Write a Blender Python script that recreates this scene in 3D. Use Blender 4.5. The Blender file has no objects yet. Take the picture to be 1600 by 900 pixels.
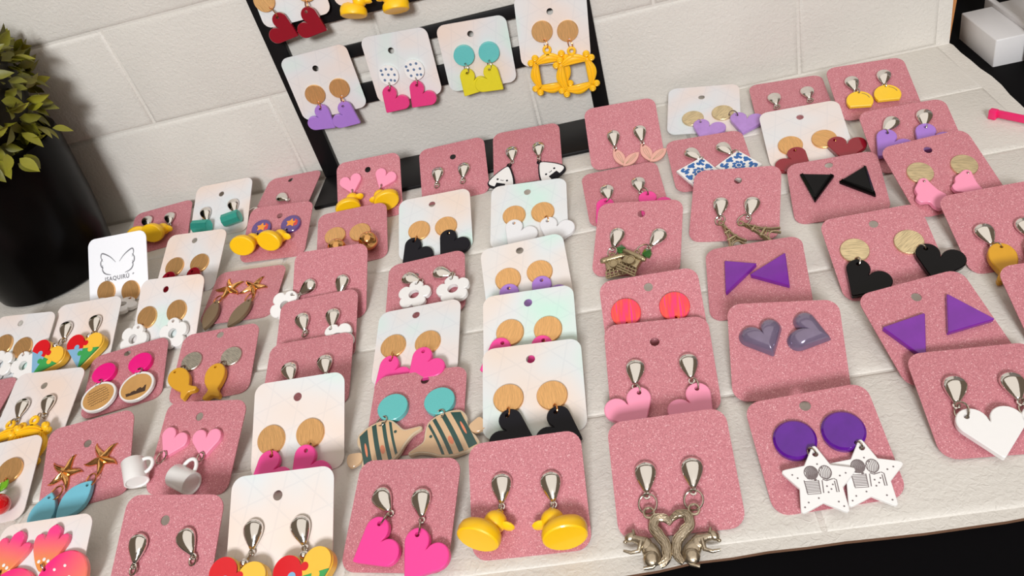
import bpy, bmesh, math, random
from mathutils import Vector, Matrix
random.seed(7)
SC = bpy.context.scene
COL = SC.collection
MM = 0.001
# ------------------------------------------------------------------ camera
cam = bpy.data.cameras.new('camera'); camo = bpy.data.objects.new('camera', cam); COL.objects.link(camo)
cam.sensor_width = 36; cam.lens = 36*1226/1600; cam.clip_start = 0.01; cam.clip_end = 50
R = ((0.97016407, -0.1796882, -0.16276925), (0.01802554, -0.61603783, 0.7875103), (-0.24177832, -0.7669482, -0.5944188))
camo.matrix_world = Matrix(((R[0][0], -R[0][1], -R[0][2], 0), (R[1][0], -R[1][1], -R[1][2], 0), (R[2][0], -R[2][1], -R[2][2], 0.27608), (0, 0, 0, 1)))
SC.camera = camo
# ------------------------------------------------------------------ light of the room
SC.view_settings.view_transform = 'Standard'; SC.view_settings.look = 'None'
SC.view_settings.gamma = 1.0; SC.view_settings.use_curve_mapping = False; SC.view_settings.exposure = 0.0
wd = bpy.data.worlds.new('room'); SC.world = wd; wd.use_nodes = True
wd.node_tree.nodes['Background'].inputs[0].default_value = (1.0, 0.76, 0.55, 1)
wd.node_tree.nodes['Background'].inputs[1].default_value = 0.15
def area(name, loc, target, sx, sy, power, color):
    l = bpy.data.lights.new(name, 'AREA'); l.shape = 'RECTANGLE'; l.size = sx; l.size_y = sy; l.energy = power; l.color = color
    o = bpy.data.objects.new(name, l); COL.objects.link(o); o.location = loc
    o.rotation_euler = (Vector(target) - Vector(loc)).to_track_quat('-Z', 'Y').to_euler()
    return o
area('window_daylight', (-0.05, -1.75, 1.25), (-0.1, 0.4, 0.0), 0.45, 0.45, 51, (0.96, 0.98, 1.0))
area('ceiling_lamp', (0.15, -0.45, 1.75), (0.15, -0.44, 0.0), 2.6, 3.2, 20.5, (1.0, 0.95, 0.89))
# ------------------------------------------------------------------ materials
MATS = {}
def lin(c): return tuple(((x/255)/12.92 if x/255 <= 0.04045 else ((x/255+0.055)/1.055)**2.4) for x in c) + (1,)
def base_mat(name):
    m = bpy.data.materials.new(name); m.use_nodes = True
    nt = m.node_tree; b = nt.nodes['Principled BSDF']; MATS[name] = m
    return m, nt, b
def mat(name, rgb, rough=0.5, metal=0.0, coat=0.0, trans=0.0, var=0.06, bump=0.0, scale=400, spec=0.5, sss=0.0):
    m, nt, b = base_mat(name); N = nt.nodes; L = nt.links
    tc = N.new('ShaderNodeTexCoord'); no = N.new('ShaderNodeTexNoise'); no.inputs['Scale'].default_value = scale; no.inputs['Detail'].default_value = 3
    L.new(tc.outputs['Object'], no.inputs['Vector'])
    mx = N.new('ShaderNodeMix'); mx.data_type = 'RGBA'; c = lin(rgb)
    mx.inputs[6].default_value = tuple(x*(1-var) for x in c[:3]) + (1,); mx.inputs[7].default_value = tuple(min(1, x*(1+var)) for x in c[:3]) + (1,)
    L.new(no.outputs['Fac'], mx.inputs[0]); L.new(mx.outputs[2], b.inputs['Base Color'])
    b.inputs['Roughness'].default_value = rough; b.inputs['Metallic'].default_value = metal
    b.inputs['Coat Weight'].default_value = coat; b.inputs['Coat Roughness'].default_value = 0.08
    b.inputs['Transmission Weight'].default_value = trans; b.inputs['Specular IOR Level'].default_value = spec
    if sss: b.inputs['Subsurface Weight'].default_value = sss; b.inputs['Subsurface Radius'].default_value = (0.003, 0.003, 0.003); b.inputs['Subsurface Scale'].default_value = 1
    if bump:
        bp = N.new('ShaderNodeBump'); bp.inputs['Strength'].default_value = bump; bp.inputs['Distance'].default_value = 0.0005
        L.new(no.outputs['Fac'], bp.inputs['Height']); L.new(bp.outputs['Normal'], b.inputs['Normal'])
    return m
def ramp(nt, fac, stops):
    r = nt.nodes.new('ShaderNodeValToRGB'); e = r.color_ramp.elements
    e[0].position, e[0].color = stops[0][0], stops[0][1]; e[1].position, e[1].color = stops[-1][0], stops[-1][1]
    for p, c in stops[1:-1]:
        x = e.new(p); x.color = c
    nt.links.new(fac, r.inputs[0]); return r.outputs[0]
def glitter_mat():
    m, nt, b = base_mat('pink_glitter'); N = nt.nodes; L = nt.links
    tc = N.new('ShaderNodeTexCoord'); oi = N.new('ShaderNodeObjectInfo')
    ad = N.new('ShaderNodeVectorMath'); ad.operation = 'ADD'; L.new(tc.outputs['Object'], ad.inputs[0]); L.new(oi.outputs['Random'], ad.inputs[1])
    v = N.new('ShaderNodeTexVoronoi'); v.inputs['Scale'].default_value = 2900; L.new(ad.outputs[0], v.inputs['Vector'])
    sp = N.new('ShaderNodeSeparateColor'); L.new(v.outputs['Color'], sp.inputs[0])
    col = ramp(nt, sp.outputs[0], [(0.0, lin((180, 108, 118))), (0.5, lin((201, 127, 136))), (0.92, lin((209, 138, 146))), (1.0, lin((236, 188, 192)))])
    L.new(col, b.inputs['Base Color'])
    nm = N.new('ShaderNodeBump'); nm.inputs['Strength'].default_value = 0.22; nm.inputs['Distance'].default_value = 0.0003
    L.new(sp.outputs[1], nm.inputs['Height']); L.new(nm.outputs['Normal'], b.inputs['Normal'])
    b.inputs['Roughness'].default_value = 0.42; b.inputs['Metallic'].default_value = 0.12
glitter_mat()
def holo_mat():
    m, nt, b = base_mat('pearl_white'); N = nt.nodes; L = nt.links
    tc = N.new('ShaderNodeTexCoord'); oi = N.new('ShaderNodeObjectInfo')
    ad = N.new('ShaderNodeVectorMath'); ad.operation = 'ADD'; L.new(tc.outputs['Object'], ad.inputs[0]); L.new(oi.outputs['Random'], ad.inputs[1])
    no = N.new('ShaderNodeTexNoise'); no.inputs['Scale'].default_value = 26; no.inputs['Detail'].default_value = 1.0; L.new(ad.outputs[0], no.inputs['Vector'])
    col = ramp(nt, no.outputs['Fac'], [(0.25, lin((202, 232, 220))), (0.42, lin((222, 223, 225))), (0.56, lin((230, 219, 215))), (0.75, lin((234, 213, 200)))])
    acc = None
    for deg in (0, 60, 120):
        mp = N.new('ShaderNodeMapping'); mp.inputs['Rotation'].default_value = (0, 0, math.radians(deg+12)); L.new(tc.outputs['Object'], mp.inputs['Vector'])
        w = N.new('ShaderNodeTexWave'); w.inputs['Scale'].default_value = 20; w.inputs['Distortion'].default_value = 0; L.new(mp.outputs[0], w.inputs['Vector'])
        g = N.new('ShaderNodeMath'); g.operation = 'GREATER_THAN'; g.inputs[1].default_value = 0.993; L.new(w.outputs['Fac'], g.inputs[0])
        if acc is None: acc = g
        else:
            q = N.new('ShaderNodeMath'); q.operation = 'MAXIMUM'; L.new(acc.outputs[0], q.inputs[0]); L.new(g.outputs[0], q.inputs[1]); acc = q
    ln = ramp(nt, acc.outputs[0], [(0.0, (1, 1, 1, 1)), (1.0, (0.955, 0.96, 0.97, 1))])
    mx = N.new('ShaderNodeMix'); mx.data_type = 'RGBA'; mx.blend_type = 'MULTIPLY'; mx.inputs[0].default_value = 1.0
    L.new(col, mx.inputs[6]); L.new(ln, mx.inputs[7]); L.new(mx.outputs[2], b.inputs['Base Color'])
    b.inputs['Roughness'].default_value = 0.35; b.inputs['Coat Weight'].default_value = 0.12; b.inputs['Coat Roughness'].default_value = 0.2
    b.inputs['Thin Film Thickness'].default_value = 420
holo_mat()
def brushed(name, rgb, rough, sx, sy, amt, metal=1.0):
    m, nt, b = base_mat(name); N = nt.nodes; L = nt.links
    tc = N.new('ShaderNodeTexCoord'); mp = N.new('ShaderNodeMapping'); mp.inputs['Scale'].default_value = (sx, sy, sy)
    L.new(tc.outputs['Object'], mp.inputs['Vector'])
    no = N.new('ShaderNodeTexNoise'); no.inputs['Scale'].default_value = 1; no.inputs['Detail'].default_value = 3; L.new(mp.outputs[0], no.inputs['Vector'])
    c = lin(rgb)
    col = ramp(nt, no.outputs['Fac'], [(0.3, tuple(x*(1-amt) for x in c[:3])+(1,)), (0.7, tuple(min(1, x*(1+amt)) for x in c[:3])+(1,))])
    L.new(col, b.inputs['Base Color']); b.inputs['Metallic'].default_value = metal; b.inputs['Roughness'].default_value = rough
    bp = N.new('ShaderNodeBump'); bp.inputs['Strength'].default_value = 0.35; bp.inputs['Distance'].default_value = 0.0002
    L.new(no.outputs['Fac'], bp.inputs['Height']); L.new(bp.outputs['Normal'], b.inputs['Normal'])
brushed('gold', (238, 186, 124), 0.38, 3200, 260, 0.14, 0.8)
brushed('goldd', (222, 202, 160), 0.38, 260, 2600, 0.3, 0.75)
brushed('silver_oval', (196, 190, 176), 0.35, 300, 2400, 0.35, 0.9)
def foam_mat():
    m, nt, b = base_mat('foam'); N = nt.nodes; L = nt.links
    tc = N.new('ShaderNodeTexCoord'); oi = N.new('ShaderNodeObjectInfo')
    ge = N.new('ShaderNodeNewGeometry')
    n1 = N.new('ShaderNodeTexNoise'); n1.inputs['Scale'].default_value = 430; n1.inputs['Detail'].default_value = 4; n1.inputs['Distortion'].default_value = 0.8
    L.new(ge.outputs['Position'], n1.inputs['Vector'])
    n2 = N.new('ShaderNodeTexNoise'); n2.inputs['Scale'].default_value = 18; L.new(ge.outputs['Position'], n2.inputs['Vector'])
    col = ramp(nt, n2.outputs['Fac'], [(0.3, lin((213, 208, 200))), (0.7, lin((219, 214, 206)))])
    L.new(col, b.inputs['Base Color']); b.inputs['Roughness'].default_value = 0.55
    bp = N.new('ShaderNodeBump'); bp.inputs['Strength'].default_value = 0.8; bp.inputs['Distance'].default_value = 0.0006
    L.new(n1.outputs['Fac'], bp.inputs['Height']); L.new(bp.outputs['Normal'], b.inputs['Normal'])
foam_mat()
def stripes_mat(name, stops, scale, axis=0):
    m, nt, b = base_mat(name); N = nt.nodes; L = nt.links
    tc = N.new('ShaderNodeTexCoord'); mp = N.new('ShaderNodeMapping'); s = [60, 60, 60]; s[axis] = scale; mp.inputs['Scale'].default_value = s
    L.new(tc.outputs['Object'], mp.inputs['Vector']); no = N.new('ShaderNodeTexNoise'); no.inputs['Scale'].default_value = 1; no.inputs['Detail'].default_value = 1
    L.new(mp.outputs[0], no.inputs['Vector']); L.new(ramp(nt, no.outputs['Fac'], stops), b.inputs['Base Color'])
    b.inputs['Roughness'].default_value = 0.25; b.inputs['Coat Weight'].default_value = 0.4
    return m
stripes_mat('red', [(0.32, lin((240, 40, 120))), (0.5, lin((250, 62, 70))), (0.62, lin((252, 84, 60))), (0.7, lin((245, 40, 130)))], 560)
def grad_mat(name, c0, c1, y0, y1):
    m, nt, b = base_mat(name); N = nt.nodes; L = nt.links
    tc = N.new('ShaderNodeTexCoord'); sp = N.new('ShaderNodeSeparateXYZ'); L.new(tc.outputs['Object'], sp.inputs[0])
    mr = N.new('ShaderNodeMapRange'); mr.inputs[1].default_value = y0; mr.inputs[2].default_value = y1; L.new(sp.outputs[1], mr.inputs[0])
    L.new(ramp(nt, mr.outputs[0], [(0.0, lin(c0)), (1.0, lin(c1))]), b.inputs['Base Color'])
    b.inputs['Roughness'].default_value = 0.12; b.inputs['Coat Weight'].default_value = 0.6; b.inputs['Subsurface Weight'].default_value = 0.3
    b.inputs['Subsurface Radius'].default_value = (0.004, 0.002, 0.002); b.inputs['Subsurface Scale'].default_value = 1
grad_mat('petal_resin', (238, 150, 80), (250, 70, 140), 0.002, 0.016)
grad_mat('fan_resin', (255, 130, 110), (250, 50, 130), -0.022, -0.002)
mat('silver', (234, 230, 224), 0.10, 1.0, var=0.02)
mat('silver_ring', (196, 186, 172), 0.2, 1.0, var=0.03)
mat('gold_ring', (226, 160, 96), 0.22, 1.0, var=0.03)
mat('gold_shiny', (232, 176, 112), 0.16, 1.0, var=0.05, bump=0.2, scale=300)
mat('antique', (176, 160, 128), 0.32, 0.95, var=0.25, bump=0.5, scale=900)
mat('pewter', (186, 172, 150), 0.3, 0.95, var=0.18, bump=0.3, scale=800)
mat('hot_pink', (240, 66, 152), 0.4, coat=0.2, var=0.02)
mat('rose_glitter', (226, 60, 128), 0.35, coat=0.3, var=0.15, scale=1800)
mat('baby_pink', (244, 150, 180), 0.4, coat=0.2, var=0.02)
mat('lilac', (166, 120, 206), 0.4, coat=0.25, var=0.04)
mat('lilac_pearl', (176, 134, 204), 0.3, coat=0.4, var=0.2, scale=250)
mat('dark_red', (140, 14, 34), 0.16, coat=0.7, var=0.05)
mat('yellow_neon', (222, 208, 34), 0.5, var=0.05)
mat('black_gloss', (5, 4, 6), 0.1, spec=0.22, coat=0.0, var=0.05)
mat('navy_black', (17, 16, 24), 0.45, spec=0.25, coat=0.0, var=0.05)
mat('white_plastic', (236, 234, 232), 0.35, coat=0.2, var=0.015)
mat('white_glitter', (226, 226, 228), 0.3, coat=0.4, var=0.1, scale=1500)
mat('duck_yellow', (255, 198, 10), 0.42, coat=0.25, var=0.03)
mat('frame_yellow', (250, 192, 20), 0.45, coat=0.15, var=0.03)
mat('dome_yellow', (248, 200, 44), 0.35, coat=0.3, var=0.03)
mat('mustard', (216, 158, 36), 0.45, coat=0.1, var=0.04)
mat('teal', (98, 190, 188), 0.38, coat=0.3, var=0.07, scale=1500)
mat('teal_metal', (64, 176, 160), 0.25, 0.6, var=0.08)
mat('purple', (90, 18, 140), 0.12, coat=0.3, var=0.25, scale=170)
mat('purple_shell', (116, 28, 152), 0.22, coat=0.5, var=0.22, scale=140)
mat('magenta', (238, 8, 130), 0.35, coat=0.2, var=0.03)
mat('grey_pearl', (122, 108, 134), 0.16, 0.25, coat=0.7, var=0.22, scale=130)
mat('blue_leaf', (112, 184, 204), 0.35, coat=0.2, var=0.03)
mat('brown_leaf', (124, 104, 78), 0.4, coat=0.1, var=0.06)
mat('rose_metal', (240, 184, 172), 0.28, 0.75, var=0.05)
mat('print_grey', (116, 104, 104), 0.5, var=0.12, scale=1500)
mat('print_blue', (30, 98, 168), 0.3, coat=0.3, var=0.1)
mat('dot_blue', (96, 118, 150), 0.5, var=0.1)
mat('logo_grey', (150, 150, 158), 0.35, 0.4, var=0.05)
mat('cherry_red', (206, 12, 20), 0.08, coat=0.9, var=0.04)
mat('leaf_green', (110, 170, 30), 0.35, coat=0.2, var=0.1)
mat('bead_green', (70, 130, 62), 0.06, coat=0.5, trans=0.5, var=0.1)
mat('puzzle_red', (214, 16, 30), 0.3, coat=0.3, var=0.03)
mat('puzzle_blue', (130, 176, 208), 0.3, coat=0.3, var=0.03)
mat('puzzle_green', (60, 160, 84), 0.3, coat=0.3, var=0.03)
mat('puzzle_yellow', (244, 190, 62), 0.3, coat=0.3, var=0.03)
mat('parchment', (214, 162, 96), 0.3, 0.2, coat=0.5, var=0.12, scale=200)
mat('ink', (70, 48, 34), 0.5, var=0.1)
mat('fish_body', (214, 178, 138), 0.15, coat=0.8, var=0.06, scale=150)
mat('fish_green', (8, 66, 60), 0.15, coat=0.8, var=0.25, scale=200)
mat('fish_orange', (222, 130, 92), 0.2, coat=0.8, var=0.1)
mat('fish_rim', (206, 188, 160), 0.12, coat=0.8, var=0.05)
mat('pop_violet', (92, 66, 130), 0.15, coat=0.7, var=0.2)
mat('pop_orange', (240, 150, 30), 0.15, coat=0.7, var=0.1)
mat('pop_red', (214, 52, 40), 0.15, coat=0.7, var=0.1)
mat('rack_black', (12, 11, 13), 0.5, var=0.1, spec=0.25)
mat('table_black', (6, 5, 7), 0.8, var=0.1, spec=0.08)
mat('pot_black', (4, 3, 3), 0.3, var=0.2, spec=0.1)
mat('foliage', (108, 106, 22), 0.5, var=0.35, scale=120)
mat('foliage_light', (140, 136, 36), 0.45, var=0.3, scale=120)
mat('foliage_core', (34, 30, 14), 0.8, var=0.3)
mat('block_white', (216, 214, 214), 0.4, var=0.02)
mat('stick_pink', (236, 36, 110), 0.35, coat=0.2, var=0.03)
mat('wood_brown', (186, 124, 70), 0.5, var=0.15, scale=60)
mat('stone_grey', (128, 122, 116), 0.8, var=0.45, scale=160, bump=0.6)
mat('cut_edge', (112, 80, 60), 0.7, var=0.2)
mat('clip_white', (246, 247, 252), 0.4, var=0.01)
# ------------------------------------------------------------------ mesh helpers (all in mm)
def to_mesh(name, bm, material, smooth=35):
    bmesh.ops.recalc_face_normals(bm, faces=bm.faces)
    bmesh.ops.scale(bm, vec=(MM, MM, MM), verts=bm.verts)
    me = bpy.data.meshes.new(name); bm.to_mesh(me); bm.free()
    for p in me.polygons: p.use_smooth = True
    me.set_sharp_from_angle(angle=math.radians(smooth))
    me.materials.append(MATS[material]); return me
def link(name, me, parent=None, local=None):
    o = bpy.data.objects.new(name, me); COL.objects.link(o)
    if parent is not None: o.parent = parent
    if local is not None: o.matrix_basis = local
    return o
def tag(o, label, cat, group=None):
    o['label'] = label; o['category'] = cat
    if group: o['group'] = group
    return o
def T3(x, y, z): return Matrix.Translation((x*MM, y*MM, z*MM))
def offset_loop(pts, d):
    n = len(pts); out = []
    area = sum(pts[i][0]*pts[(i+1) % n][1]-pts[(i+1) % n][0]*pts[i][1] for i in range(n)); s = 1 if area > 0 else -1
    for i in range(n):
        a, b, c = Vector(pts[i-1]), Vector(pts[i]), Vector(pts[(i+1) % n])
        e1 = (b-a); e2 = (c-b)
        if e1.length < 1e-6: e1 = e2
        if e2.length < 1e-6: e2 = e1
        n1 = Vector((-e1.y, e1.x)).normalized(); n2 = Vector((-e2.y, e2.x)).normalized()
        m = n1+n2
        if m.length < 1e-3: m = n1
        m.normalize(); k = max(0.5, m.dot(n1))
        out.append(tuple(b+m*(s*d/k)))
    return out
def circ(cx, cy, r, n=14): return [(cx+r*math.cos(2*math.pi*i/n), cy+r*math.sin(2*math.pi*i/n)) for i in range(n)]
def add_plate(bm, outer, holes=(), t=2.0, bev=0.3, z0=0.0):
    """flat plate with eased top edge"""
    def loop(pts, z): return [bm.verts.new((p[0], p[1], z)) for p in pts]
    def edges(vs): return [bm.edges.new((vs[i], vs[(i+1) % len(vs)])) for i in range(len(vs))]
    tops, bots = [], []
    for k, pts in enumerate([outer]+list(holes)):
        b = bev if k == 0 else 0
        lo = loop(pts, z0); hi = loop(pts, z0+t-b) if b else None
        top = loop(offset_loop(pts, b) if b else pts, z0+t)
        seq = [lo, hi, top] if hi else [lo, top]
        for A, B in zip(seq, seq[1:]):
            for i in range(len(A)):
                j = (i+1) % len(A); bm.faces.new((A[i], A[j], B[j], B[i]))
        tops.append(top); bots.append(lo)
    def get(vs):
        out = []
        for i in range(len(vs)):
            e = bm.edges.get((vs[i], vs[(i+1) % len(vs)])); out.append(e)
        return out
    for grp in (tops, bots):
        es = [e for vs in grp for e in get(vs)]
        bmesh.ops.triangle_fill(bm, use_beauty=True, use_dissolve=False, edges=es)
def plate(name, outer, holes=(), t=2.0, bev=0.3, material='silver', z0=0.0):
    bm = bmesh.new(); add_plate(bm, outer, holes, t, bev, z0); return to_mesh(name, bm, material)
def smooth_pts(pts, n=6):
    out = []; m = len(pts)
    for i in range(m):
        p0, p1, p2, p3 = [Vector(pts[(i+k-1) % m]) for k in range(4)]
        for j in range(n):
            t = j/n
            out.append(tuple(0.5*((2*p1)+(-p0+p2)*t+(2*p0-5*p1+4*p2-p3)*t*t+(-p0+3*p1-3*p2+p3)*t**3)))
    return out
def add_ell(bm, c, r, rot=None, seg=12, rings=8):
    m = Matrix.Translation(c) @ (rot.to_4x4() if rot else Matrix()) @ Matrix.Diagonal((r[0], r[1], r[2], 1))
    bmesh.ops.create_uvsphere(bm, u_segments=seg, v_segments=rings, radius=1, matrix=m)
def add_tube(bm, path, radii, n=8, closed=False, flat=1.0):
    P = [Vector(p) for p in path]; k = len(P)
    if not hasattr(radii, '__len__'): radii = [radii]*k
    rings = []
    up = Vector((0, 0, 1))
    for i in range(k):
        if closed: d = P[(i+1) % k]-P[i-1]
        else: d = P[min(i+1, k-1)]-P[max(i-1, 0)]
        d.normalize(); u = up if abs(d.dot(up)) < 0.95 else Vector((1, 0, 0))
        a = d.cross(u).normalized(); b = a.cross(d).normalized()
        rings.append([bm.verts.new(P[i]+radii[i]*(math.cos(2*math.pi*j/n)*a+flat*math.sin(2*math.pi*j/n)*b)) for j in range(n)])
    for i in range(k if closed else k-1):
        A, B = rings[i], rings[(i+1) % k]
        for j in range(n): bm.faces.new((A[j], A[(j+1) % n], B[(j+1) % n], B[j]))
    if not closed:
        bm.faces.new(rings[0]); bm.faces.new(rings[-1][::-1])
def add_torus(bm, c, R_, r, rot=None, n=18, m=7):
    q = rot or Matrix.Identity(3)
    add_ring = [Vector(c)+q @ Vector((R_*math.cos(2*math.pi*i/n), R_*math.sin(2*math.pi*i/n), 0)) for i in range(n)]
    nz = q @ Vector((0, 0, 1)); rings = []
    for i in range(n):
        d = (add_ring[i]-Vector(c)).normalized()
        rings.append([bm.verts.new(add_ring[i]+r*(math.cos(2*math.pi*j/m)*d+math.sin(2*math.pi*j/m)*nz)) for j in range(m)])
    for i in range(n):
        A, B = rings[i], rings[(i+1) % n]
        for j in range(m): bm.faces.new((A[j], A[(j+1) % m], B[(j+1) % m], B[j]))
def add_box(bm, lo, hi, bev=0.0, seg=2):
    m = Matrix.Translation([(a+b)/2 for a, b in zip(lo, hi)]) @ Matrix.Diagonal([b-a for a, b in zip(lo, hi)]+[1])
    r = bmesh.ops.create_cube(bm, size=1, matrix=m)
    if bev:
        es = list({e for v in r['verts'] for e in v.link_edges})
        bmesh.ops.bevel(bm, geom=es, offset=bev, segments=seg, affect='EDGES', profile=0.5)
def add_ribbon(bm, pts, w, z, closed=False):
    k = len(pts); L_, R_ = [], []
    for i in range(k):
        a = Vector(pts[i-1] if (i or closed) else pts[i]); b = Vector(pts[(i+1) % k] if (i < k-1 or closed) else pts[i])
        d = (b-a).normalized(); nrm = Vector((-d.y, d.x)); ww = w if not hasattr(w, '__len__') else w[i]
        p = Vector(pts[i]); l = p+nrm*ww/2; r = p-nrm*ww/2
        L_.append(bm.verts.new((l.x, l.y, z))); R_.append(bm.verts.new((r.x, r.y, z)))
    for i in range(k if closed else k-1):
        j = (i+1) % k; bm.faces.new((L_[i], R_[i], R_[j], L_[j]))
def curve2(pts, n=6):
    """open catmull-rom"""
    out = []; m = len(pts)
    for i in range(m-1):
        p0 = Vector(pts[max(i-1, 0)]); p1 = Vector(pts[i]); p2 = Vector(pts[i+1]); p3 = Vector(pts[min(i+2, m-1)])
        for j in range(n):
            t = j/n; out.append(tuple(0.5*((2*p1)+(-p0+p2)*t+(2*p0-5*p1+4*p2-p3)*t*t+(-p0+3*p1-3*p2+p3)*t**3)))
    out.append(tuple(pts[-1])); return out
def heart_pts(s, n=44):
    """two round lobes meeting in a deep notch, straight sides to an eased tip"""
    r = 9.0; cx, cy = 9.3, 4.0; ty = -20.6; o = []
    d = math.hypot(cx, cy-ty); ang = math.atan2(ty-cy, -cx); off = math.acos(r/d); a0 = ang+off; a1 = math.radians(178)
    k = max(9, n//3)
    if a0 > a1: a0 -= 2*math.pi
    for i in range(k+1):
        t = a0+(a1-a0)*i/k; o.append((cx+r*math.cos(t), cy+r*math.sin(t)))
    o.append((0.0, cy-0.6)); o = o+[(-x, y) for x, y in o[:-1]][::-1]
    o += [(-1.5, ty+2.0), (-0.7, ty+1.2), (0.0, ty+0.9), (0.7, ty+1.2), (1.5, ty+2.0)]
    return [(x*s, y*s) for x, y in o]
def rot2(pts, a, cx=0, cy=0, dx=0, dy=0):
    c, s = math.cos(a), math.sin(a)
    return [(c*(x-cx)-s*(y-cy)+dx, s*(x-cx)+c*(y-cy)+dy) for x, y in pts]
CACHE = {}
def cached(fn):
    def w(*a):
        k = (fn.__name__,)+a
        if k not in CACHE: CACHE[k] = fn(*a)
        return CACHE[k]
    return w
# ------------------------------------------------------------------ setting
def struct(name, me, parent=None, local=None):
    o = link(name, me, parent, local)
    if parent is None: o['kind'] = 'structure'
    return o
def box_mesh(name, lo, hi, material, bev=0.0, seg=2):
    bm = bmesh.new(); add_box(bm, lo, hi, bev, seg); return to_mesh(name, bm, material, 50)
# black table top under everything
tb = link('table', box_mesh('table', (-1100, -500, -40), (700, 640, -1.95), 'table_black', 2)); tag(tb, 'black table top showing past the front edge of the white foam mat', 'table')
# stone wall behind, far right
sw = struct('wall_back_stone', box_mesh('wall_back_stone', (240, 655, -40), (900, 690, 700), 'stone_grey'))
# foam brick mesh, pillow edged
@cached
def brick_mesh(w, d):
    bm = bmesh.new(); b = 3.2
    def loop(i, z): return [bm.verts.new((x, y, z)) for x, y in ((i, i), (w-i, i), (w-i, d-i), (i, d-i))]
    ls = [loop(0, 0), loop(0.7, 0.75), loop(1.7, 1.3), loop(b, 1.6)]
    for A, B in zip(ls, ls[1:]):
        for i in range(4): bm.faces.new((A[i], A[(i+1) % 4], B[(i+1) % 4], B[i]))
    bm.faces.new(ls[-1])
    return to_mesh('brick', bm, 'foam', 60)
def courses(parent, rows, x0, x1, shift0, place):
    for k, (a, b) in enumerate(rows):
        ph = shift0 + (97.5 if k % 2 else 0); xs = [x0]
        j = ph + math.ceil((x0-ph)/195)*195
        while j < x1:
            if j-xs[-1] > 6: xs.append(j)
            j += 195
        xs.append(x1)
        for u, v in zip(xs, xs[1:]):
            g = 0.8
            link('brick', brick_mesh(round(v-u-2*g, 2), round(b-a-2*g, 2)), parent, place(u+g, a+g))
# mat on the table, its front and right edges cut by hand
random.seed(3)
fr = [(x, 172.4+0.02*(x+21)+0.7*math.sin(x*0.045)+random.uniform(-0.7, 0.7)) for x in range(-560, 244, 14)]
ri = [(246+0.8*math.sin(y*0.08)+random.uniform(-0.6, 0.6), y) for y in range(176, 556, 14)]
out = fr+ri+[(245, 558), (-560, 558)]
bm = bmesh.new(); add_plate(bm, out, (), 1.7, 0.0, -1.9)
matm = to_mesh('foam_mat', bm, 'foam'); matm.materials.append(MATS['cut_edge'])
for p in matm.polygons:
    if abs(p.normal.z) < 0.5: p.material_index = 1
mato = link('foam_mat', matm); tag(mato, 'white embossed brick foam mat spread over the black table', 'mat')
courses(mato, [(178.5+76.6*k, min(178.5+76.6*(k+1), 557)) for k in range(5)], -560, 237, 50, lambda u, a: T3(u, a, -0.25))
# wall
wl = struct('wall_back', box_mesh('wall_back', (-900, 557.6, -5.2), (244.5, 560, 420), 'foam'))
RX = Matrix.Rotation(math.radians(90), 4, 'X')
courses(wl, [(0.6+76.4*k, 0.6+76.4*(k+1)) for k in range(5)], -900, 236, -55, lambda u, a: T3(u, 557.7, a) @ RX)
bm = bmesh.new(); add_plate(bm, [(244.2, -5), (245.6, -5), (262, 200), (244.2, 200)], (), 6, 0)
tw = to_mesh('trim_1', bm, 'wood_brown')
struct('trim_1', tw, None, T3(0, 567, 0) @ RX)
# black display rack standing against the wall
rk = bpy.data.objects.new('display_rack', None); COL.objects.link(rk); rk.location = (-0.116, 0.553, 0.0016); rk.empty_display_size = 0.02
tag(rk, 'black wooden slatted display rack standing against the white brick wall', 'rack')
def rpart(name, lo, hi, bev=0.6):
    lo = [lo[0]+116, lo[1]-553, lo[2]-1.6]; hi = [hi[0]+116, hi[1]-553, hi[2]-1.6]
    return link(name, box_mesh(name, lo, hi, 'rack_black', bev), rk)
rpart('stile', (-233, 550.5, 4.5), (-219.5, 555.5, 330)); rpart('stile', (-12, 550.5, 4.5), (-0.5, 555.5, 330))
for a, b in ((57, 72), (93, 102), (121, 136), (156, 165), (185, 200), (220, 229)): rpart('slat', (-219.5, 551.2, a), (-12, 554.8, b), 0.4)
rpart('base_plate', (-233, 506, 1.6), (-0.5, 555.8, 4.5), 0.8)
# pot with a ball of small leaves
pt = bpy.data.objects.new('potted_plant', None); COL.objects.link(pt); pt.location = (-0.450, 0.495, 0.0015); pt.empty_display_size = 0.02
tag(pt, 'black round pot with yellow-green leafy artificial plant at the left edge', 'plant')
def lathe(name, prof, material, n=48):
    bm = bmesh.new(); rings = []
    for r, z in prof: rings.append([bm.verts.new((r*math.cos(2*math.pi*i/n), r*math.sin(2*math.pi*i/n), z)) for i in range(n)])
    for A, B in zip(rings, rings[1:]):
        for i in range(n): bm.faces.new((A[i], A[(i+1) % n], B[(i+1) % n], B[i]))
    bm.faces.new(rings[0][::-1]); bm.faces.new(rings[-1])
    return to_mesh(name, bm, material, 40)
link('pot', lathe('pot', [(43, 0), (46, 2), (49, 18), (52, 34), (54.5, 52), (57, 78), (59, 100), (58.5, 106), (55, 108), (53, 104), (52, 98)], 'pot_black'), pt)
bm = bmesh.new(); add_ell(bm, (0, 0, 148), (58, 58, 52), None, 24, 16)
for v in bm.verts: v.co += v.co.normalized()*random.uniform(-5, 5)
link('foliage_core', to_mesh('foliage_core', bm, 'foliage_core', 20), pt)
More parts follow.
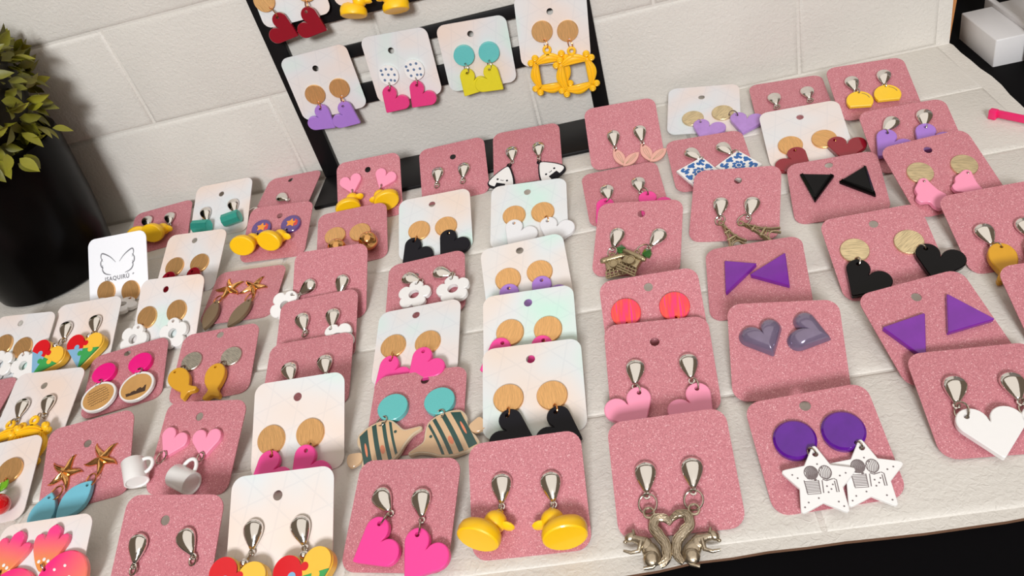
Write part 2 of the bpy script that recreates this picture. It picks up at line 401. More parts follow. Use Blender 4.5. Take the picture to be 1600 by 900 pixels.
@cached
def leaf_mesh(m, w, fold):
    bm = bmesh.new(); n = 6; rows = []
    for i in range(n+1):
        t = i/n; hw = w*math.sin(math.pi*min(1, t**0.8))*(1 if i < n else 0); y = 15*t; z = -2.5*t*t+1.0*t
        rows.append([bm.verts.new((-hw, y, z+fold*hw)), bm.verts.new((0, y, z)), bm.verts.new((hw, y, z+fold*hw))])
    for A, B in zip(rows, rows[1:]):
        for j in range(2): bm.faces.new((A[j], A[j+1], B[j+1], B[j]))
    bmesh.ops.remove_doubles(bm, verts=bm.verts, dist=0.02)
    return to_mesh('leaf', bm, m, 60)
random.seed(11)
cnt = 0
while cnt < 266:
    th = random.uniform(-math.pi, math.pi); cz = random.uniform(-0.75, 0.95)
    d = Vector((math.cos(th)*math.sqrt(1-cz*cz), math.sin(th)*math.sqrt(1-cz*cz), cz))
    if d.dot(Vector((0.62, -0.72, 0.30))) < -0.12: continue
    p = Vector((0, 0, 146))+Vector((d.x*62, d.y*62, d.z*56))*random.uniform(0.88, 1.02)
    ax = (d+Vector((random.uniform(-1, 1), random.uniform(-1, 1), random.uniform(-0.9, 0.5)))*0.75).normalized()
    side = ax.cross(d+Vector((0.01, 0.02, 0.03))).normalized(); nrm = side.cross(ax)
    M = Matrix((side, ax, nrm)).transposed().to_4x4(); s = random.uniform(0.8, 1.12)
    link('leaf', leaf_mesh(random.choice(['foliage', 'foliage', 'foliage_light']), random.choice([3.4, 4.2]), random.choice([0.2, 0.45])), pt, T3(*p) @ M @ Matrix.Diagonal((s, s, s, 1)))
    cnt += 1
for k in range(34):
    th = math.radians(random.uniform(-150, 25)); d = Vector((math.cos(th), math.sin(th), -0.15)); rr = random.uniform(52, 64)
    ax = (d*0.7+Vector((random.uniform(-0.5, 0.5), random.uniform(-0.5, 0.5), -0.55))).normalized(); side = ax.cross(d+Vector((0.01, 0.02, 0.3))).normalized(); nrm = side.cross(ax)
    M = Matrix((side, ax, nrm)).transposed().to_4x4(); s = random.uniform(0.85, 1.15)
    if cnt < 299: link('leaf', leaf_mesh(random.choice(['foliage', 'foliage_light']), 3.9, 0.2), pt, T3(d.x*rr, d.y*rr, random.uniform(104, 118)) @ M @ Matrix.Diagonal((s, s, s, 1))); cnt += 1
bm = bmesh.new()
for k in range(420):
    th = random.uniform(-math.pi, math.pi); cz = random.uniform(-0.8, 0.97); q = math.sqrt(1-cz*cz)
    d = Vector((math.cos(th)*q, math.sin(th)*q, cz)); p = Vector((0, 0, 146))+Vector((d.x*60, d.y*60, d.z*54))*random.uniform(0.86, 1.0)
    ax = (d+Vector((random.uniform(-1, 1), random.uniform(-1, 1), random.uniform(-1, 0.5)))*0.9).normalized(); side = ax.cross(d+Vector((0.01, 0.02, 0.03))).normalized(); nrm = side.cross(ax); w = random.uniform(2.8, 4.0); l = random.uniform(9, 14)
    c = [(0, 0, 0), (w, l*0.35, 1), (w*0.7, l*0.75, 0.4), (0, l, -1.5), (-w*0.7, l*0.75, 0.4), (-w, l*0.35, 1)]
    V = [bm.verts.new(p+side*x+ax*y+nrm*z) for x, y, z in c]; V.append(bm.verts.new(p+ax*l*0.5))
    for i in range(6): bm.faces.new((V[i], V[(i+1) % 6], V[6]))
fu = link('inner_foliage', to_mesh('inner_foliage', bm, 'foliage', 60), pt); fu['kind'] = 'stuff'
# white plastic block and pink stick, right edge
wb = bpy.data.objects.new('plastic_stand', None); COL.objects.link(wb); wb.location = (0.275, 0.54, -0.005); wb.empty_display_size = 0.02
tag(wb, 'white plastic block stand at the top right corner behind the mat', 'stand')
def wpart(name, lo, hi, bev=0.8):
    return link(name, box_mesh(name, [lo[0]-275, lo[1]-540, lo[2]+5], [hi[0]-275, hi[1]-540, hi[2]+5], 'block_white', bev), wb)
wpart('block', (254.5, 513, -5.2), (275, 566, 17)); wpart('side_block', (279, 516, -5.2), (302, 572, 16))
wpart('rib', (275.05, 514, -5.2), (278.95, 578, 19.5)); wpart('rib_post', (275.05, 574, 19.55), (278.95, 578, 120), 0.5); wpart('post', (272, 497, 1), (284, 509, 130))
bm = bmesh.new(); add_tube(bm, [(0, 0, 0), (2.5, 0.4, 0), (30, -40, 0)], 2.0, 4)
bm.free()
bm = bmesh.new(); add_box(bm, (-2.2, -2.5, 0), (2.2, 1.2, 6), 0.5); add_box(bm, (0.2, -0.8, 1), (52, 1.2, 5.6), 0.5)
st = link('pink_stick', to_mesh('pink_stick', bm, 'stick_pink'), None, T3(224.5, 444, 1.4) @ Matrix.Rotation(math.radians(-52), 4, 'Z'))
tag(st, 'hot pink plastic stick lying on the foam mat at the right edge', 'stick')
# ------------------------------------------------------------------ charms: hole at origin, hanging along -Y, back at z=0
def P2(name, *a, **k): return plate(name, *a, **k)
@cached
def ch_heart(m, side, size=17.0, t=2.6):
    s = size/29.9; h = (-11.6*s if side == 'l' else 11.6*s, 7.4*s); tip = (0, -19.9*s)
    a = -math.pi/2-math.atan2(tip[1]-h[1], tip[0]-h[0])
    o = rot2(heart_pts(s), a, h[0], h[1])
    return ('charm', P2('heart_charm', o, [circ(0, 0, 1.1, 10)], t, 0.35, m), [])
@cached
def ch_flower(m):
    o = []
    for i in range(60):
        a = 2*math.pi*i/60; r = 10.6*(0.70+0.30*abs(math.cos(2.5*(a-math.pi/2)))**0.55); o.append((r*math.cos(a), r*math.sin(a)-8.2))
    return ('charm', P2('flower_charm', o, [circ(0, 0, 1.1, 10), circ(0, -8.2, 3.3, 18)], 2.6, 0.4, m), [])
@cached
def ch_star():
    o = []
    for i in range(10):
        a = math.pi/2+math.pi*i/5; r = 15.6 if i % 2 == 0 else 8.3
        if i % 2 == 0:
            for d in (-0.16, -0.06, 0.06, 0.16): o.append(((r-1.0-abs(d)*9)*math.cos(a+d*0.55), (r-1.0-abs(d)*9+0.6)*math.sin(a+d*0.55)-11.2))
        else: o.append((r*math.cos(a), r*math.sin(a)-11.2))
    me = P2('star_charm', o, [circ(0, 0, 1.2, 10)], 1.8, 0.25, 'white_plastic')
    bm = bmesh.new(); z = 1.84; cy = -11.2
    for cx, w_, g in ((-2.8, 2.5, 0.34), (2.4, 2.3, 0.62)):
        add_ribbon(bm, [(cx+x*w_, cy+3.6+y*2.7) for x, y in circ(0, 0, 1, 16)], 0.4, z, True)
        x = -w_+0.3
        while x < w_-0.2:
            hh = 2.7*math.sqrt(max(0, 1-(x/w_)**2)); add_ribbon(bm, [(cx+x, cy+3.6+hh), (cx+x+0.4, cy+3.6), (cx+x*0.9, cy+3.6-hh)], 0.3, z+0.005); x += g
    add_ribbon(bm, [(-4.2, cy+1.0), (-3.6, cy+2.4), (-2.0, cy+1.4), (-1.4, cy+0.4)], 1.0, z+0.01)
    for k in range(8): add_ribbon(bm, [(-5.6, cy+0.1-k*0.62), (-0.6, cy+0.25-k*0.62)], 0.3, z)
    for q in ([(-5.8, cy+0.6), (-5.2, cy-5), (-0.4, cy-4.8), (-0.5, cy+0.5)], [(0.8, cy+0.4), (0.6, cy-4.6)], [(5.0, cy+1), (6.0, cy+0.4), (6.2, cy-4.4), (5.4, cy-4.4), (5.2, cy)], [(1, cy+0.8), (2.4, cy+0.2), (4.8, cy+0.9)], [(1.5, cy+1.4), (2.6, cy+0.7), (3.8, cy+1.5)]):
        add_ribbon(bm, q, 0.4, z)
    for x, y in ((0, 7), (1.6, 5.4), (-2, 6), (9.8, 3), (7.5, 2), (-9.8, 3), (-8, 1.6), (5.4, -8.2), (7, -10), (-5.4, -8.2), (-7, -10), (2.2, -2), (3.6, -3.2), (2.4, -4.4), (4.4, -1.4), (-1.5, -6.6)):
        bm.faces.new([bm.verts.new((a, b, z)) for a, b in circ(x, cy+y, 0.36, 8)])
    return ('charm', me, [('print', to_mesh('print', bm, 'print_grey'), [])])
@cached
def ch_duck(d):
    bm = bmesh.new(); f = d
    # own frame: z up, x forward; flat base
    n = 20; prof = [(0.0, 0.0), (0.91, 0.0), (0.99, 0.5), (1.03, 2.2), (0.98, 4.6), (0.78, 6.8), (0.42, 8.1), (0.0, 8.5)]
    rings = []
    for r, z in prof:
        if r == 0: rings.append([bm.verts.new((0, 0, z))]); continue
        rings.append([bm.verts.new((f*(-0.6+9.2*r*math.cos(2*math.pi*i/n)), 7.4*r*math.sin(2*math.pi*i/n), z+(1.6*max(0, -math.cos(2*math.pi*i/n))**3 if z > 2 else 0))) for i in range(n)])
    for A, B in zip(rings, rings[1:]):
        for i in range(n):
            j = (i+1) % n
            if len(A) == 1: bm.faces.new((A[0], B[i], B[j]))
            elif len(B) == 1: bm.faces.new((A[i], A[j], B[0]))
            else: bm.faces.new((A[i], A[j], B[j], B[i]))
    add_ell(bm, (f*3.6, 0, 10.4), (4.9, 4.7, 4.7), None, 14, 10)
    add_ell(bm, (f*9.0, 0, 9.6), (3.4, 2.7, 1.3), None, 10, 6)
    add_torus(bm, (f*3.6, 0, 15.2), 1.3, 0.5, Matrix.Rotation(math.radians(90), 3, 'X'), 12, 6)
    up = Vector((0.0, 0.88, -0.475)); M = Matrix((Vector((1, 0, 0)), up.cross(Vector((1, 0, 0))), up)).transposed()
    bmesh.ops.rotate(bm, cent=(0, 0, 0), matrix=M, verts=bm.verts)
    hole = M @ Vector((f*3.6, 0, 15.8)); zmin = min(v.co.z for v in bm.verts)
    bmesh.ops.translate(bm, vec=(-hole.x, -hole.y, -zmin), verts=bm.verts)
    return ('charm', to_mesh('duck_charm', bm, 'duck_yellow', 34), [])
@cached
def ch_squirrel(d):
    f = d; S = lambda x, y: (f*(x-940)/29, -(y-140)/29)
    def tp(pts, z): return [(S(x, y)[0], S(x, y)[1], z) for x, y in pts]
    bm = bmesh.new()
    x, y = S(935, 600); add_ell(bm, (x, y, 1.7), (3.4, 5.2, 1.6), Matrix.Rotation(f*math.radians(-28), 3, 'Z'), 12, 8)
    x, y = S(1000, 500); add_ell(bm, (x, y, 1.7), (2.9, 3.8, 1.5), Matrix.Rotation(f*math.radians(-35), 3, 'Z'), 12, 8)
    x, y = S(940, 660); add_ell(bm, (x, y, 2.4), (3.2, 3.3, 1.7), None, 12, 8)
    x, y = S(1165, 415); add_ell(bm, (x, y, 2.0), (2.5, 1.9, 1.6), Matrix.Rotation(f*math.radians(-35), 3, 'Z'), 12, 8)
    x, y = S(1225, 465); add_ell(bm, (x, y, 1.9), (0.9, 0.8, 0.8), None, 8, 6)
    add_tube(bm, tp([(1000, 480), (1090, 440), (1150, 420)], 1.8), [2.4, 1.7, 1.6], 8)
    add_tube(bm, tp([(1125, 390), (1130, 330)], 2.3), [1.0, 0.45], 8)
    add_tube(bm, tp([(1040, 470), (1075, 580), (1160, 595), (1245, 570)], 2.9), [1.1, 0.95, 0.75, 0.5], 8)
    add_tube(bm, tp([(870, 700), (930, 755), (1030, 765)], 2.2), [0.7, 0.75, 0.7], 8)
    body = to_mesh('body', bm, 'pewter', 60)
    bm = bmesh.new(); c = curve2([(690, 275), (760, 215), (850, 205), (900, 300), (840, 400), (775, 500), (765, 620), (790, 690), (850, 740)], 4)
    rr = [1.0+2.5*math.sin(math.pi*min(1, 0.12+0.8*i/len(c))) for i in range(len(c))]
    add_tube(bm, [(S(*p)[0], S(*p)[1], 1.7) for p in c], [r*0.66 for r in rr], 10, flat=0.7)
    for off in (-0.75, -0.5, -0.25, 0.0, 0.25, 0.5, 0.75):
        pp = []
        for i, p in enumerate(c):
            a = Vector(c[max(i-1, 0)]); b = Vector(c[min(i+1, len(c)-1)]); dv = (b-a).normalized(); nv = Vector((-dv.y, dv.x))
            q = Vector(p)+nv*(off*rr[i]*29*0.64+6*math.sin(i*1.3+off*9)); pp.append((S(q.x, q.y)[0], S(q.x, q.y)[1], 1.75+0.46*rr[i]*math.sqrt(1-off*off)))
        add_tube(bm, pp, 0.19, 5)
    tail = to_mesh('tail', bm, 'pewter', 60)
    bm = bmesh.new(); add_torus(bm, (0, 0, 1.6), 2.0, 0.6, None, 16, 7)
    return ('charm', body, [('tail', tail, []), ('hanging_loop', to_mesh('hanging_loop', bm, 'pewter'), [])])
@cached
def ch_frame():
    bm = bmesh.new(); cy = -18.6; I = 7.6
    for k in range(4):
        a = math.pi/2*k
        o = [(-I-2.2, I)]+[(x, I+2.4+4.6*math.cos(x/(I+3)*math.pi/2)**1.3) for x in [(-10.2+20.4*i/12) for i in range(13)]]+[(I+2.2, I)]
        o = rot2([(p[0], p[1]) for p in o], a, 0, 0, 0, cy); add_plate(bm, o, (), 2.0, 0.4)
        for dy, z in ((0.9, 2.0), (2.6, 2.4), (4.4, 2.2)):
            q = rot2([(x, I+dy*(0.35+0.85*math.cos(x/10*math.pi/2))) for x in [(-8.6+17.2*i/10) for i in range(11)]], a, 0, 0, 0, cy)
            add_tube(bm, [(x, y, z) for x, y in q], 0.5, 6)
        for px, py in ((12.6, 9.4), (9.6, 12.8)):
            (x, y), = rot2([(px, py)], a, 0, 0, 0, cy); add_ell(bm, (x, y, 1.4), (2.6, 2.6, 1.7), None, 10, 6); add_torus(bm, (x, y, 2.7), 1.3, 0.45, None, 10, 5)
    me = to_mesh('frame_charm', bm, 'frame_yellow', 50)
    bm = bmesh.new(); add_torus(bm, (0, -1.5, 1.2), 2.3, 1.0, None, 16, 7); add_box(bm, (-1.4, -6.4, 0.2), (1.4, -3.4, 2.0), 0.3)
    return ('charm', me, [('hanging_loop', to_mesh('hanging_loop', bm, 'frame_yellow', 50), [])])
@cached
def ch_onigiri():
    tri = [(0, 10.5), (6, 4), (10.2, -5), (8, -9), (0, -9.8), (-8, -9), (-10.2, -5), (-6, 4)]
    o = [(x, y-11.5) for x, y in smooth_pts(tri, 5)]; i2 = offset_loop(o, 1.1); i2 = i2
    me = P2('onigiri_charm', o, [circ(0, -1.9, 0.9, 8)] if False else [], 2.0, 0.3, 'navy_black')
    bm = bmesh.new(); add_torus(bm, (0, 0.0, 1.0), 1.3, 0.6, None, 12, 6); loop = to_mesh('hanging_loop', bm, 'navy_black')
    face = P2('face', i2, [], 0.25, 0.05, 'white_plastic', 2.0)
    bm = bmesh.new()
    for x in (-3.6, 3.6): add_plate(bm, circ(x, -14, 0.8, 10), (), 0.15, 0, 2.25)
    add_ribbon(bm, curve2([(-1.2, -14), (-0.6, -14.7), (0, -14.2), (0.6, -14.7), (1.2, -14)], 3), 0.4, 2.32)
    add_plate(bm, [(-3.6, -20.4), (3.6, -20.4), (3.4, -17), (-3.4, -17)], (), 0.15, 0, 2.25)
    return ('charm', me, [('hanging_loop', loop, []), ('face', face, [('face_print', to_mesh('face_print', bm, 'navy_black'), [])])])
def leaf_out(x0, y0, x1, y1, w, n=9):
    a = Vector((x0, y0)); b = Vector((x1, y1)); d = b-a; nv = Vector((-d.y, d.x)).normalized(); L_, R_ = [], []
    for i in range(n+1):
        t = i/n; k = w/2*math.sin(math.pi*t)**0.85 if 0 < t < 1 else 0.02
        L_.append(tuple(a+d*t+nv*k)); R_.append(tuple(a+d*t-nv*k))
    return R_+L_[::-1][1:-1]
@cached
def ch_wing(s):
    bm = bmesh.new(); add_plate(bm, leaf_out(-s*1.0, 1.6, s*3.0, -14, 7.6), [circ(-s*0.4, -0.9, 0.5, 8)], 1.0, 0.2)
    add_plate(bm, leaf_out(s*1.6, -14, s*15, -6.5, 7.2), (), 1.0, 0.2, 0.25)
    me = to_mesh('petal_charm', bm, 'rose_metal'); bm = bmesh.new()
    for k in (-1.4, 0, 1.4):
        add_ribbon(bm, curve2([(s*(2.6+k*0.2), -11.5), (s*(1.0+k), -6), (s*(0.4+k*0.6), -2.4)], 4), 0.25, 1.03)
        add_ribbon(bm, curve2([(s*4.0, -12.6), (s*8.0+k*0.4, -10.4+k), (s*12.4, -7.8+k*0.6)], 4), 0.25, 1.28)
    return ('charm', me, [('engraving', to_mesh('engraving', bm, 'antique'), [])])
@cached
def ch_tile():
    s = 20.0; q = s/math.sqrt(2); o = [(0, 2.6), (-q, 2.6-q), (0, 2.6-2*q), (q, 2.6-q)]
    me = P2('tile_charm', o, [circ(0, 0, 0.9, 10)], 1.8, 0.2, 'white_plastic'); bm = bmesh.new(); random.seed(5)
    c = 2.6-q
    for k in range(8):
        a = math.pi/4*k
        for r0, w, l in ((3.0, 2.0, 3.0), (7.4, 2.2, 3.4)):
            if r0+l/2 > q*0.98/ (abs(math.cos(a))+abs(math.sin(a))): continue
            x, y = r0*math.cos(a+0.2), r0*math.sin(a+0.2)
            bm.faces.new([bm.verts.new((p[0], p[1], 1.83)) for p in rot2([(l/2*math.cos(t), w/2*math.sin(t)) for t in [2*math.pi*i/10 for i in range(10)]], a+0.9, 0, 0, x, c+y)])
    for k in range(4):
        a = math.pi/2*k
        add_ribbon(bm, rot2(curve2([(2.2, 6.4), (-0.4, 8.6), (0.0, 10.6), (2.2, 9.6)], 4), a, 0, 0, 0, c), 1.8, 1.83)
        add_ribbon(bm, rot2(curve2([(-3.4, 3.6), (-5.6, 5.4), (-3.8, 7.4)], 4), a, 0, 0, 0, c), 1.8, 1.84)
        add_ribbon(bm, rot2(curve2([(3.4, 3.8), (5.8, 5.0), (4.6, 7.2)], 4), a, 0, 0, 0, c), 1.6, 1.845)
    bm.faces.new([bm.verts.new((x, y, 1.83)) for x, y in circ(0, c, 1.4, 12)])
    return ('charm', me, [('print', to_mesh('print', bm, 'print_blue'), [])])
@cached
def ch_dome():
    o = [(8.2*math.cos(a), 8.2*math.sin(a)-6.8) for a in [math.radians(-38+256*i/26) for i in range(27)]]
    me = P2('dome_charm', o, [circ(0, 0, 0.8, 8)], 2.0, 0.3, 'dome_yellow'); bm = bmesh.new()
    add_ribbon(bm, [(6.2*math.cos(a), 6.2*math.sin(a)-6.8) for a in [math.radians(15+60*i/8) for i in range(9)]], 0.45, 2.04)
    return ('charm', me, [('print', to_mesh('print', bm, 'brown_leaf'), [])])
@cached
def ch_butterfly():
    p = [(-1.8, 1.6), (1.4, 1.8), (3.6, -2.0), (6.5, -6), (9.8, -8.8), (9.4, -12.4), (6.8, -13.6), (7.8, -16.6), (5.0, -18.2), (2.2, -16.4), (0.4, -13.6), (-3.6, -13.8), (-5.8, -11.2), (-4.8, -8.4), (-5.4, -5), (-3.8, -1.8)]
    return ('charm', P2('butterfly_charm', smooth_pts(p, 3), [circ(0, 0, 0.9, 8)], 2.4, 0.35, 'baby_pink'), [])
@cached
def ch_whale(d):
    p = [(-3.4, 1.6), (0, 2.6), (3.6, 1.2), (6.0, -3), (6.0, -8.6), (4.2, -13), (3.4, -15.4), (6.2, -19.4), (4.4, -21), (0.8, -19.4), (-3.4, -21.4), (-4.2, -19), (-2.6, -15.4), (-4.2, -12), (-6.0, -7), (-5.8, -2)]
    return ('charm', P2('fish_charm', smooth_pts([(d*x, y) for x, y in p], 3), [circ(0, 0, 0.9, 8)], 3.2, 0.4, 'mustard'), [])
@cached
def ch_typewriter():
    bm = bmesh.new(); add_box(bm, (-5, -9.5, 0.4), (5, -2.6, 4.2), 0.6)
    add_tube(bm, [(-7.2, -3.0, 4.0), (-5.4, -3.0, 4.0), (5.4, -3.0, 4.0), (7.2, -3.0, 4.0)], [1.1, 1.7, 1.7, 1.1], 12)
    add_tube(bm, [(0, -7, 3.8), (0, -7, 5.6)], [2.6, 2.3], 14); add_torus(bm, (0, -7, 5.5), 2.3, 0.5, None, 14, 6)
    body = to_mesh('typewriter_charm', bm, 'antique', 40); bm = bmesh.new()
    for k in range(6): add_tube(bm, [(-5+2*k, -9.6, 3.6), (-6+2.4*k, -13.4, 2.2)], 0.45, 6)
    for y, z in ((-10.8, 3.2), (-12.4, 2.7), (-13.6, 2.2)): add_tube(bm, [(-6, y, z), (6, y, z)], 0.5, 6)
    keys = to_mesh('key_rows', bm, 'antique', 40)
    bm = bmesh.new(); add_torus(bm, (0, -0.6, 3.2), 1.5, 0.5, None, 12, 6); loop = to_mesh('hanging_loop', bm, 'antique')
    bm = bmesh.new(); bmesh.ops.create_icosphere(bm, subdivisions=1, radius=3.1, matrix=Matrix.Translation((5.8, 1.2, 3.4)))
    bead = to_mesh('glass_bead', bm, 'bead_green', 5)
    return ('charm', body, [('key_rows', keys, []), ('hanging_loop', loop, []), ('glass_bead', bead, [])])
@cached
def ch_eiffel():
    bm = bmesh.new(); prof = [(0.5, -2.0), (0.9, -8), (1.7, -13), (3.0, -18), (4.8, -22)]
    for sx in (-1, 1):
        for sz in (-1, 1): add_tube(bm, [(sx*r, y, 2.6+sz*r*0.5) for r, y in prof], [0.5, 0.55, 0.65, 0.8, 0.9], 5)
    for r, y in ((1.3, -8.4), (2.4, -14.4)): add_box(bm, (-r-0.6, y-0.6, 2.6-r*0.6-0.3), (r+0.6, y+0.6, 2.6+r*0.6+0.3), 0.15)
    for y0, y1, r0, r1 in ((-9, -14, 1.0, 2.0), (-15, -18, 2.2, 3.0), (-3, -8, 0.5, 0.9)):
        for s in (-1, 1): add_tube(bm, [(-s*r0, y0, 3.4), (s*r1, y1, 3.8)], 0.3, 5)
    add_tube(bm, [(4.2*math.cos(a)*0.8, -22+4.0*math.sin(a), 3.8) for a in [math.pi*i/8 for i in range(9)]], 0.45, 5)
    me = to_mesh('tower_charm', bm, 'antique', 50); bm = bmesh.new(); add_torus(bm, (0, -0.4, 2.4), 1.4, 0.5, None, 14, 6)
    return ('charm', me, [('hanging_loop', to_mesh('hanging_loop', bm, 'antique'), [])])
@cached
def ch_ball():
    bm = bmesh.new(); bmesh.ops.create_icosphere(bm, subdivisions=4, radius=6.4)
    rnd = random.Random(4)
    pits = [Vector((rnd.gauss(0, 1), rnd.gauss(0, 1), rnd.gauss(0, 1))).normalized() for _ in range(34)]
    for v in bm.verts:
        d = v.co.normalized(); v.co -= d*sum(0.32*math.exp(-((d-p).length/0.2)**2) for p in pits)
    bmesh.ops.translate(bm, vec=(0, -8.4, 6.4), verts=bm.verts)
    me = to_mesh('ball_charm', bm, 'gold_shiny', 80); bm = bmesh.new(); add_torus(bm, (0, -1.2, 5.0), 1.3, 0.45, Matrix.Rotation(math.pi/2, 3, 'Y'), 12, 6)
    return ('charm', me, [('hanging_loop', to_mesh('hanging_loop', bm, 'gold_shiny'), [])])
@cached
def ch_pdisc(kind):
    me = P2('disc_charm', circ(0, -9.4, 10.8, 40), [circ(0, 0, 0.9, 8)], 2.2, 0.35, 'white_plastic')
    pic = P2('picture', circ(0, -10.0, 9.5, 36), [], 0.1, 0, 'parchment', 2.2); bm = bmesh.new(); rnd = random.Random(kind)
    if kind == 1:
        for k in range(6):
            y = -4.6-k*2.0; hw = math.sqrt(max(0, 8.2**2-(y+9.8)**2))*0.8
            pts = [(x, y+0.5*math.sin(x*5.1+k)+rnd.uniform(-0.25, 0.25)) for x in [-hw+2*hw*i/26 for i in range(27)]]
            add_ribbon(bm, pts, 0.34, 2.34)
    else:
        o = [(-5.8, -15.8), (5.8, -15.8)]; xs = [6.4-12.8*i/14 for i in range(15)]
        o += [(x*0.98, -13.6+rnd.uniform(-0.9, 2.2)*(1-abs(x)/8)+max(0, x)*0.35) for x in xs]
        add_plate(bm, o, (), 0.06, 0, 2.3)
    return ('charm', me, [('picture', pic, [('print', to_mesh('print', bm, 'ink'), [])])])
@cached
def ch_leaf(m, L_, w):
    return ('charm', P2('leaf_charm', leaf_out(0, 3.0, 0, 3.0-L_, w, 14), [circ(0, 0, 0.9, 8)], 2.6, 0.3, m), [])
@cached
def ch_mug():
    bm = bmesh.new(); n = 24; cy = -10.5; prof = [(0, 6.6, 5.4), (0, 6.5, 6.0), (0, -5.6, 6.0), (0, -6.2, 5.5), (0, -6.2, 0.0)]
    rings = []
    for sgn, x, r in [(0, 6.0, 0.0), (0, 6.0, 4.9)]+prof:
        rings.append([bm.verts.new((x, cy+r*math.cos(2*math.pi*i/n), 6.0+r*math.sin(2*math.pi*i/n))) for i in range(n)] if r else [bm.verts.new((x, cy, 6.0))])
    for A, B in zip(rings, rings[1:]):
        for i in range(n):
            j = (i+1) % n
            if len(A) == 1: bm.faces.new((A[0], B[i], B[j]))
            elif len(B) == 1: bm.faces.new((A[i], A[j], B[0]))
            else: bm.faces.new((A[i], A[j], B[j], B[i]))
    me = to_mesh('mug_charm', bm, 'white_plastic', 40); bm = bmesh.new()
    add_tube(bm, [(3.8*math.cos(a), -5.0+4.6*math.sin(a)*1.15, 6.0) for a in [math.pi*(-0.08+1.16*i/14) for i in range(15)]], 1.0, 8)
    return ('charm', me, [('handle', to_mesh('handle', bm, 'white_plastic', 50), [])])
@cached
def ch_cherry():
    bm = bmesh.new(); add_ell(bm, (0, -13.5, 5.6), (5.8, 5.6, 5.6), None, 20, 14); me = to_mesh('cherry_charm', bm, 'cherry_red', 60)
    bm = bmesh.new(); add_tube(bm, [(0, -8.4, 5.6), (-0.8, -4, 4.6), (0, 0, 3.0)], [0.5, 0.5, 0.6], 6); add_torus(bm, (0, 0.4, 2.6), 1.1, 0.35, None, 10, 5)
    stem = to_mesh('stem', bm, 'leaf_green', 60); bm = bmesh.new()
    add_plate(bm, leaf_out(-0.5, -4.8, -5.5, -0.4, 4.0), (), 0.8, 0.15, 3.4); add_plate(bm, leaf_out(-0.2, -4.6, 4.4, 0.6, 3.6), (), 0.8, 0.15, 3.4)
    return ('charm', me, [('stem', stem, []), ('leaf', to_mesh('leaf', bm, 'leaf_green'), [])])
@cached
def ch_fan():
    o = [(14.5*math.cos(a), 13.0*math.sin(a)-12) for a in [2*math.pi*i/36 for i in range(36)]]
    me = P2('fan_charm', o, [circ(0, -0.6, 0.8, 8)], 2.6, 0.5, 'fan_resin'); bm = bmesh.new()
    for x, y in ((-3, -4), (2.6, -5.4), (6.5, -9), (-7.5, -8), (0, -10), (4, -15), (-5, -14)): add_ell(bm, (x, y, 2.6), (0.7, 0.9, 0.3), None, 8, 5)
    return ('charm', me, [('dots', to_mesh('dots', bm, 'white_plastic'), [])])
@cached
def ch_puzzle():
    s = 0.74; H = heart_pts(s, 64); y0 = 4.0*s
    H = [(x, y-y0-6.5) for x, y in H]; body = P2('puzzle_charm', H, [], 4.6, 0.5, 'puzzle_yellow'); cy = -y0-6.5
    F = offset_loop(H, 0.3)
    def clip(poly, ax, val, keep):   # half plane clip
        out = []
        for i in range(len(poly)):
            a, b = poly[i], poly[(i+1) % len(poly)]; da = (a[ax]-val)*keep; db = (b[ax]-val)*keep
            if da >= 0: out.append(a)
            if (da >= 0) != (db >= 0):
                t = da/(da-db); out.append((a[0]+t*(b[0]-a[0]), a[1]+t*(b[1]-a[1])))
        return [p for i, p in enumerate(out) if (Vector(p)-Vector(out[i-1])).length > 0.12]
    my = cy-1.5*s
    q = {'puzzle_red': clip(clip(F, 0, 0, -1), 1, my, 1), 'puzzle_blue': clip(clip(F, 0, 0, -1), 1, my, -1), 'puzzle_green': clip(clip(F, 0, 0, 1), 1, my, -1)}
    tabs = {'puzzle_red': (1.6*s, my+5*s), 'puzzle_blue': (-6.5*s, my+1.4*s), 'puzzle_green': (-1.6*s, my-4.5*s)}
    subs = []
    for m, poly in q.items():
        bm = bmesh.new(); zt = {'puzzle_red': 1.00, 'puzzle_blue': 1.06, 'puzzle_green': 1.03}[m]
        add_plate(bm, poly, (), zt, 0.0, 4.6); add_plate(bm, circ(tabs[m][0], tabs[m][1], 2.5*s, 14), (), zt+0.05, 0.0, 4.6)
        subs.append(('puzzle_piece', to_mesh('puzzle_piece', bm, m), []))
    bm = bmesh.new(); poly = clip(clip(F, 0, 0, 1), 1, my, 1); add_plate(bm, poly, (), 0.98, 0, 4.6); add_plate(bm, circ(8*s, my-1.4*s, 2.5*s, 14), (), 1.1, 0, 4.6)
    subs.append(('puzzle_piece', to_mesh('puzzle_piece', bm, 'puzzle_yellow'), []))
    bm = bmesh.new(); add_ell(bm, (0, -1.2, 3.0), (2.0, 2.0, 2.0), None, 12, 8); add_tube(bm, [(0, -2.6, 2.8), (0, -7.2, 2.6)], 0.4, 6); subs.append(('silver_bead', to_mesh('silver_bead', bm, 'silver', 60), []))
    return ('charm', body, subs)
@cached
def ch_spool():
    bm = bmesh.new(); add_tube(bm, [(-7, -4.5, 4.4), (-6.6, -4.5, 4.4), (6.6, -4.5, 4.4), (7, -4.5, 4.4)], [4.4, 5.0, 5.0, 4.4], 8)
    me = to_mesh('barrel_charm', bm, 'teal_metal', 25); bm = bmesh.new(); add_torus(bm, (0, 0.2, 4.4), 1.2, 0.4, None, 12, 6)
    return ('charm', me, [('hanging_loop', to_mesh('hanging_loop', bm, 'silver_ring'), [])])
